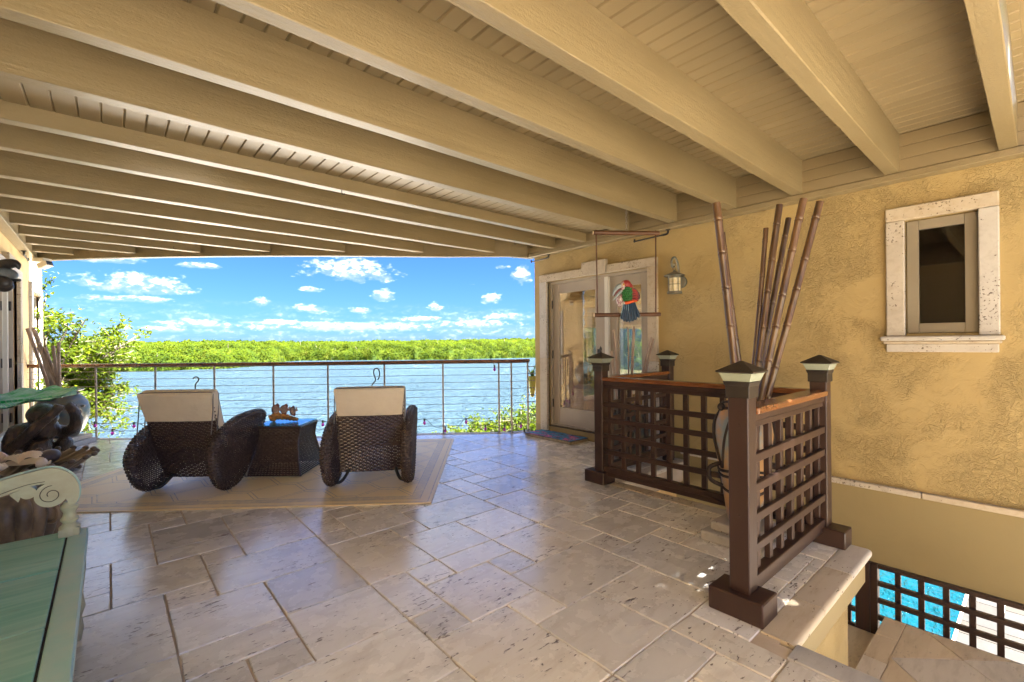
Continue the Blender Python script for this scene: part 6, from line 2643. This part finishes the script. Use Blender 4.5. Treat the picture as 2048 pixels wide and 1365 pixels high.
part('tail', b, M['bronze_dark'], lb_, 60, local=True)
b = MB()
b.tube([lk(-.22, .004), lk(.075, .004)], .008, 8)
b.tube([lk(-.20, .004), lk(-.20, .876)], .004, 6)
part('perch', b, M['bronze_dark'], lb_, 60, local=True)

# ------------------------------------------------------------------ wall lantern
la = thing('wall_lantern', 'verdigris wall lantern with seedy amber glass hanging from a scroll arm', 'lantern', (XW, 2.483, 1.86))
b = MB()
b.tube([(XW - .001, 2.483, 1.858), (XW - .018, 2.483, 1.858), (XW - .028, 2.483, 1.858)], [.064, .062, .040], 20)
part('wall_plate', b, M['lantern_metal'], la, 50)
LX, LY = 4.393, 2.483
b = MB()
b.tube(smoothpath([(XW - .02, LY, 1.87), (4.495, LY, 1.90), (4.482, LY, 1.96), (4.466, LY, 2.035), (4.435, LY, 2.085), (4.400, LY, 2.103), (4.362, LY, 2.092), (4.340, LY, 2.06), (4.340, LY, 2.025), (4.360, LY, 2.003), (4.385, LY, 2.008), (4.392, LY, 2.026)], 4), .0115, 8)
b.ball((4.385, LY, 2.024), .017, 10, 8)
part('scroll_arm', b, M['lantern_metal'], la, 60)
b = MB()
b.tube([(LX - .005 + .016 * math.cos(a * .5236), LY - .016 * math.cos(a * .5236) * .5, 1.986 + .018 * math.sin(a * .5236)) for a in range(12)], .0028, 6, closed=True)
part('ring', b, M['lantern_metal'], la, 60)
b = MB()
b.lathe([(.002, 1.972), (.012, 1.966), (.022, 1.955), (.060, 1.935), (.098, 1.919), (.104, 1.913), (.102, 1.909), (.066, 1.912), (.058, 1.912)], (LX, LY, 0), 28)
part('hood', b, M['lantern_metal'], la, 50)
b = MB()
for (z0, z1, r_) in ((1.888, 1.911, .0655), (1.735, 1.752, .071)):
    b.lathe([(.050, z0), (r_, z0), (r_ + .002, (z0 + z1) / 2), (r_ - .002, z1), (.050, z1)], (LX, LY, 0), 24)
b.lathe([(.0005, 1.728), (.073, 1.730), (.074, 1.735), (.0005, 1.736)], (LX, LY, 0), 24)
for k_ in range(8):
    a = 6.2832 * k_ / 8 + .3
    b.tube([(LX + .0645 * math.cos(a), LY + .0645 * math.sin(a), 1.745), (LX + .0645 * math.cos(a), LY + .0645 * math.sin(a), 1.892)], .0045 if k_ % 2 else .0028, 6)
b.tube([(LX + .0645 * math.cos(a * .2618), LY + .0645 * math.sin(a * .2618), 1.822) for a in range(24)], .003, 5, closed=True)
part('cage', b, M['lantern_metal'], la, 50)
b = MB()
b.lathe([(.060, 1.748), (.0605, 1.82), (.060, 1.890)], (LX, LY, 0), 24)
part('glass', b, M['seedy_glass'], la, 60)

# ------------------------------------------------------------------ small pieces under the roof
def pipe_bracket(label, p, q, drop=.045):
    """black pipe handle screwed under the ledger from p to q (x, y)"""
    b = MB()
    p, q = Vector(p), Vector(q)
    dn = Vector((0, 0, -drop))
    b.tube([p, p + dn * .15], .026, 14)
    b.tube([p + dn * .15, p + dn * .75, p + dn + (q - p) * .06, p + dn * 1.05 + (q - p) * .12], [.011, .012, .013, .0105], 8)
    b.tube([p + dn * 1.05 + (q - p) * .1, q + dn * 1.25], .0085, 8)
    b.ball(q + dn * 1.25, .0135, 8, 6)
    b.tube([q + dn * 1.25, q + dn * .45], .010, 8)
    b.tube([q + dn * .15, q + dn * .0], .022, 14)
    return solo('pipe_bracket', b, M['black_metal'], label, 'bracket', 'black pipe brackets under the roof ledgers', smooth=50, base=tuple(p))


def pb_fix(label, p, q):
    o = pipe_bracket(label, p, q)
    return o


class _Shift:
    pass


def bracket(label, p, q):
    p3, q3 = Vector((p[0], p[1], 2.4245)), Vector((q[0], q[1], 2.4245))
    b = MB()
    d_ = Vector((0, 0, -1))
    b.tube([p3, p3 + d_ * .008], .026, 14)
    b.tube(smoothpath([p3 + d_ * .008, p3 + d_ * .032, p3 + d_ * .045 + (q3 - p3) * .05, p3 + d_ * .047 + (q3 - p3) * .14], 3), .0115, 8)
    b.tube([p3 + d_ * .047 + (q3 - p3) * .1, q3 + d_ * .055], .0088, 8)
    b.ball(q3 + d_ * .055, .0135, 8, 6)
    b.tube([q3 + d_ * .055, q3 + d_ * .03], .0105, 8)
    o = solo('pipe_bracket', b, M['black_metal'], label, 'bracket', 'black pipe brackets under the roof ledgers', smooth=50, base=tuple(p3))
    return o


bracket('black pipe bracket under the ledger beside the wall lantern and swing perch', (4.475, 2.60), (4.485, 3.02))
bracket('black pipe bracket under the ledger at the outer corner above the door', (4.47, 4.36), (4.475, 4.70))
bracket('black pipe bracket under the left ledger next to the white floodlight', (-.775, 8.20), (-.775, 8.62))
fl_ = thing('floodlight', 'white box floodlight with a dark lens under the roof at the left', 'floodlight', (-.66, 8.75, 2.424))
b = MB()
b.cbox((-.66, 8.75, 2.398), (.15, .12, .05), R(-41))
part('box', b, M['white_plastic'], fl_, bevel=.006)
b = MB()
rot_ = Matrix.Rotation(R(-41), 3, 'Z') @ Matrix.Rotation(R(-20), 3, 'Y')
c_ = Vector((-.63, 8.72, 2.335))
vs = [tuple(c_ + rot_ @ Vector((x * .065, y * .05, z * .035))) for z in (-1, 1) for x, y in ((-1, -1), (1, -1), (1, 1), (-1, 1))]
b.add(vs, [(0, 3, 2, 1), (4, 5, 6, 7), (0, 1, 5, 4), (1, 2, 6, 5), (2, 3, 7, 6), (3, 0, 4, 7)])
part('head', b, M['white_plastic'], fl_, bevel=.006)
b = MB()
vs = [tuple(c_ + rot_ @ Vector((.0655 + x * .004, y * .042, z * .028))) for z in (-1, 1) for x, y in ((0, -1), (1, -1), (1, 1), (0, 1))]
b.add(vs, [(0, 3, 2, 1), (4, 5, 6, 7), (0, 1, 5, 4), (1, 2, 6, 5), (2, 3, 7, 6), (3, 0, 4, 7)])
part('lens', b, simple('floodlight_lens', (0.05, 0.07, 0.11), .15), fl_)
# cup hooks screwed into the beam undersides
def cup_hook(label, p):
    b = MB()
    p = Vector(p)
    b.tube([p + Vector((0, 0, .005)), p + Vector((0, 0, -.02))] + [p + Vector((.012 - .012 * math.cos(a), 0, -.02 - .014 * math.sin(a))) for a in (.6, 1.2, 1.9, 2.5, 3.1)], .0028, 6)
    solo('cup_hook', b, M['black_metal'], label, 'hook', 'small hooks under the ceiling beams', smooth=60, base=tuple(p))


cup_hook('small hook under a ceiling beam above the glazed doors', (3.75, 4.24, 2.4775))
cup_hook('small hook under a ceiling beam above the right lounge chair', (1.42, 3.69, 2.4775))
cup_hook('small hook under the outermost beams above the left lounge chair', (.62, 7.10, 2.4775))

# ------------------------------------------------------------------ planter on the outer corner
M['lime_pot'] = simple('lime_glaze', (0.42, 0.40, 0.06), .3, (0.30, 0.33, 0.10), 6)
M['spiky'] = leaf_mat('spiky_leaf', [(0.04, 0.10, 0.03), (0.08, 0.16, 0.05), (0.16, 0.22, 0.06)], 8, .3)
pt = thing('hanging_planter', 'yellow green wall planter with a spiky plant on the outer corner by the railing', 'planter', (4.565, 4.80, .46))
b = MB()
b.lathe([(.012, 0), (.028, .01), (.042, .10), (.056, .22), (.062, .28), (.060, .30), (.052, .30), (.048, .25), (.01, .24)], (0, 0, 0), 18)
part('pot', b, M['lime_pot'], pt, 60, local=True)
V, F = [], []
rgp = random.Random(9)
for i in range(26):
    a = rgp.uniform(0, 6.283)
    l = rgp.uniform(.12, .26)
    o_ = rgp.uniform(.25, .7)
    p0 = Vector((0, 0, .27))
    dirv = Vector((math.cos(a), math.sin(a), 0))
    side = Vector((-math.sin(a), math.cos(a), 0)) * .008
    ps = [p0 + dirv * (l * o_ * t) + Vector((0, 0, l * (t - .55 * o_ * t * t))) for t in (0, .35, .7, 1)]
    k0 = len(V)
    for j, p in enumerate(ps):
        w__ = (1, 1, .7, .05)[j]
        V += [tuple(p - side * w__), tuple(p + side * w__)]
    for j in range(3):
        F.append((k0 + 2 * j, k0 + 2 * j + 2, k0 + 2 * j + 3, k0 + 2 * j + 1))
b = MB()
b.add(V, F)
part('leaves', b, M['spiky'], pt, local=True)
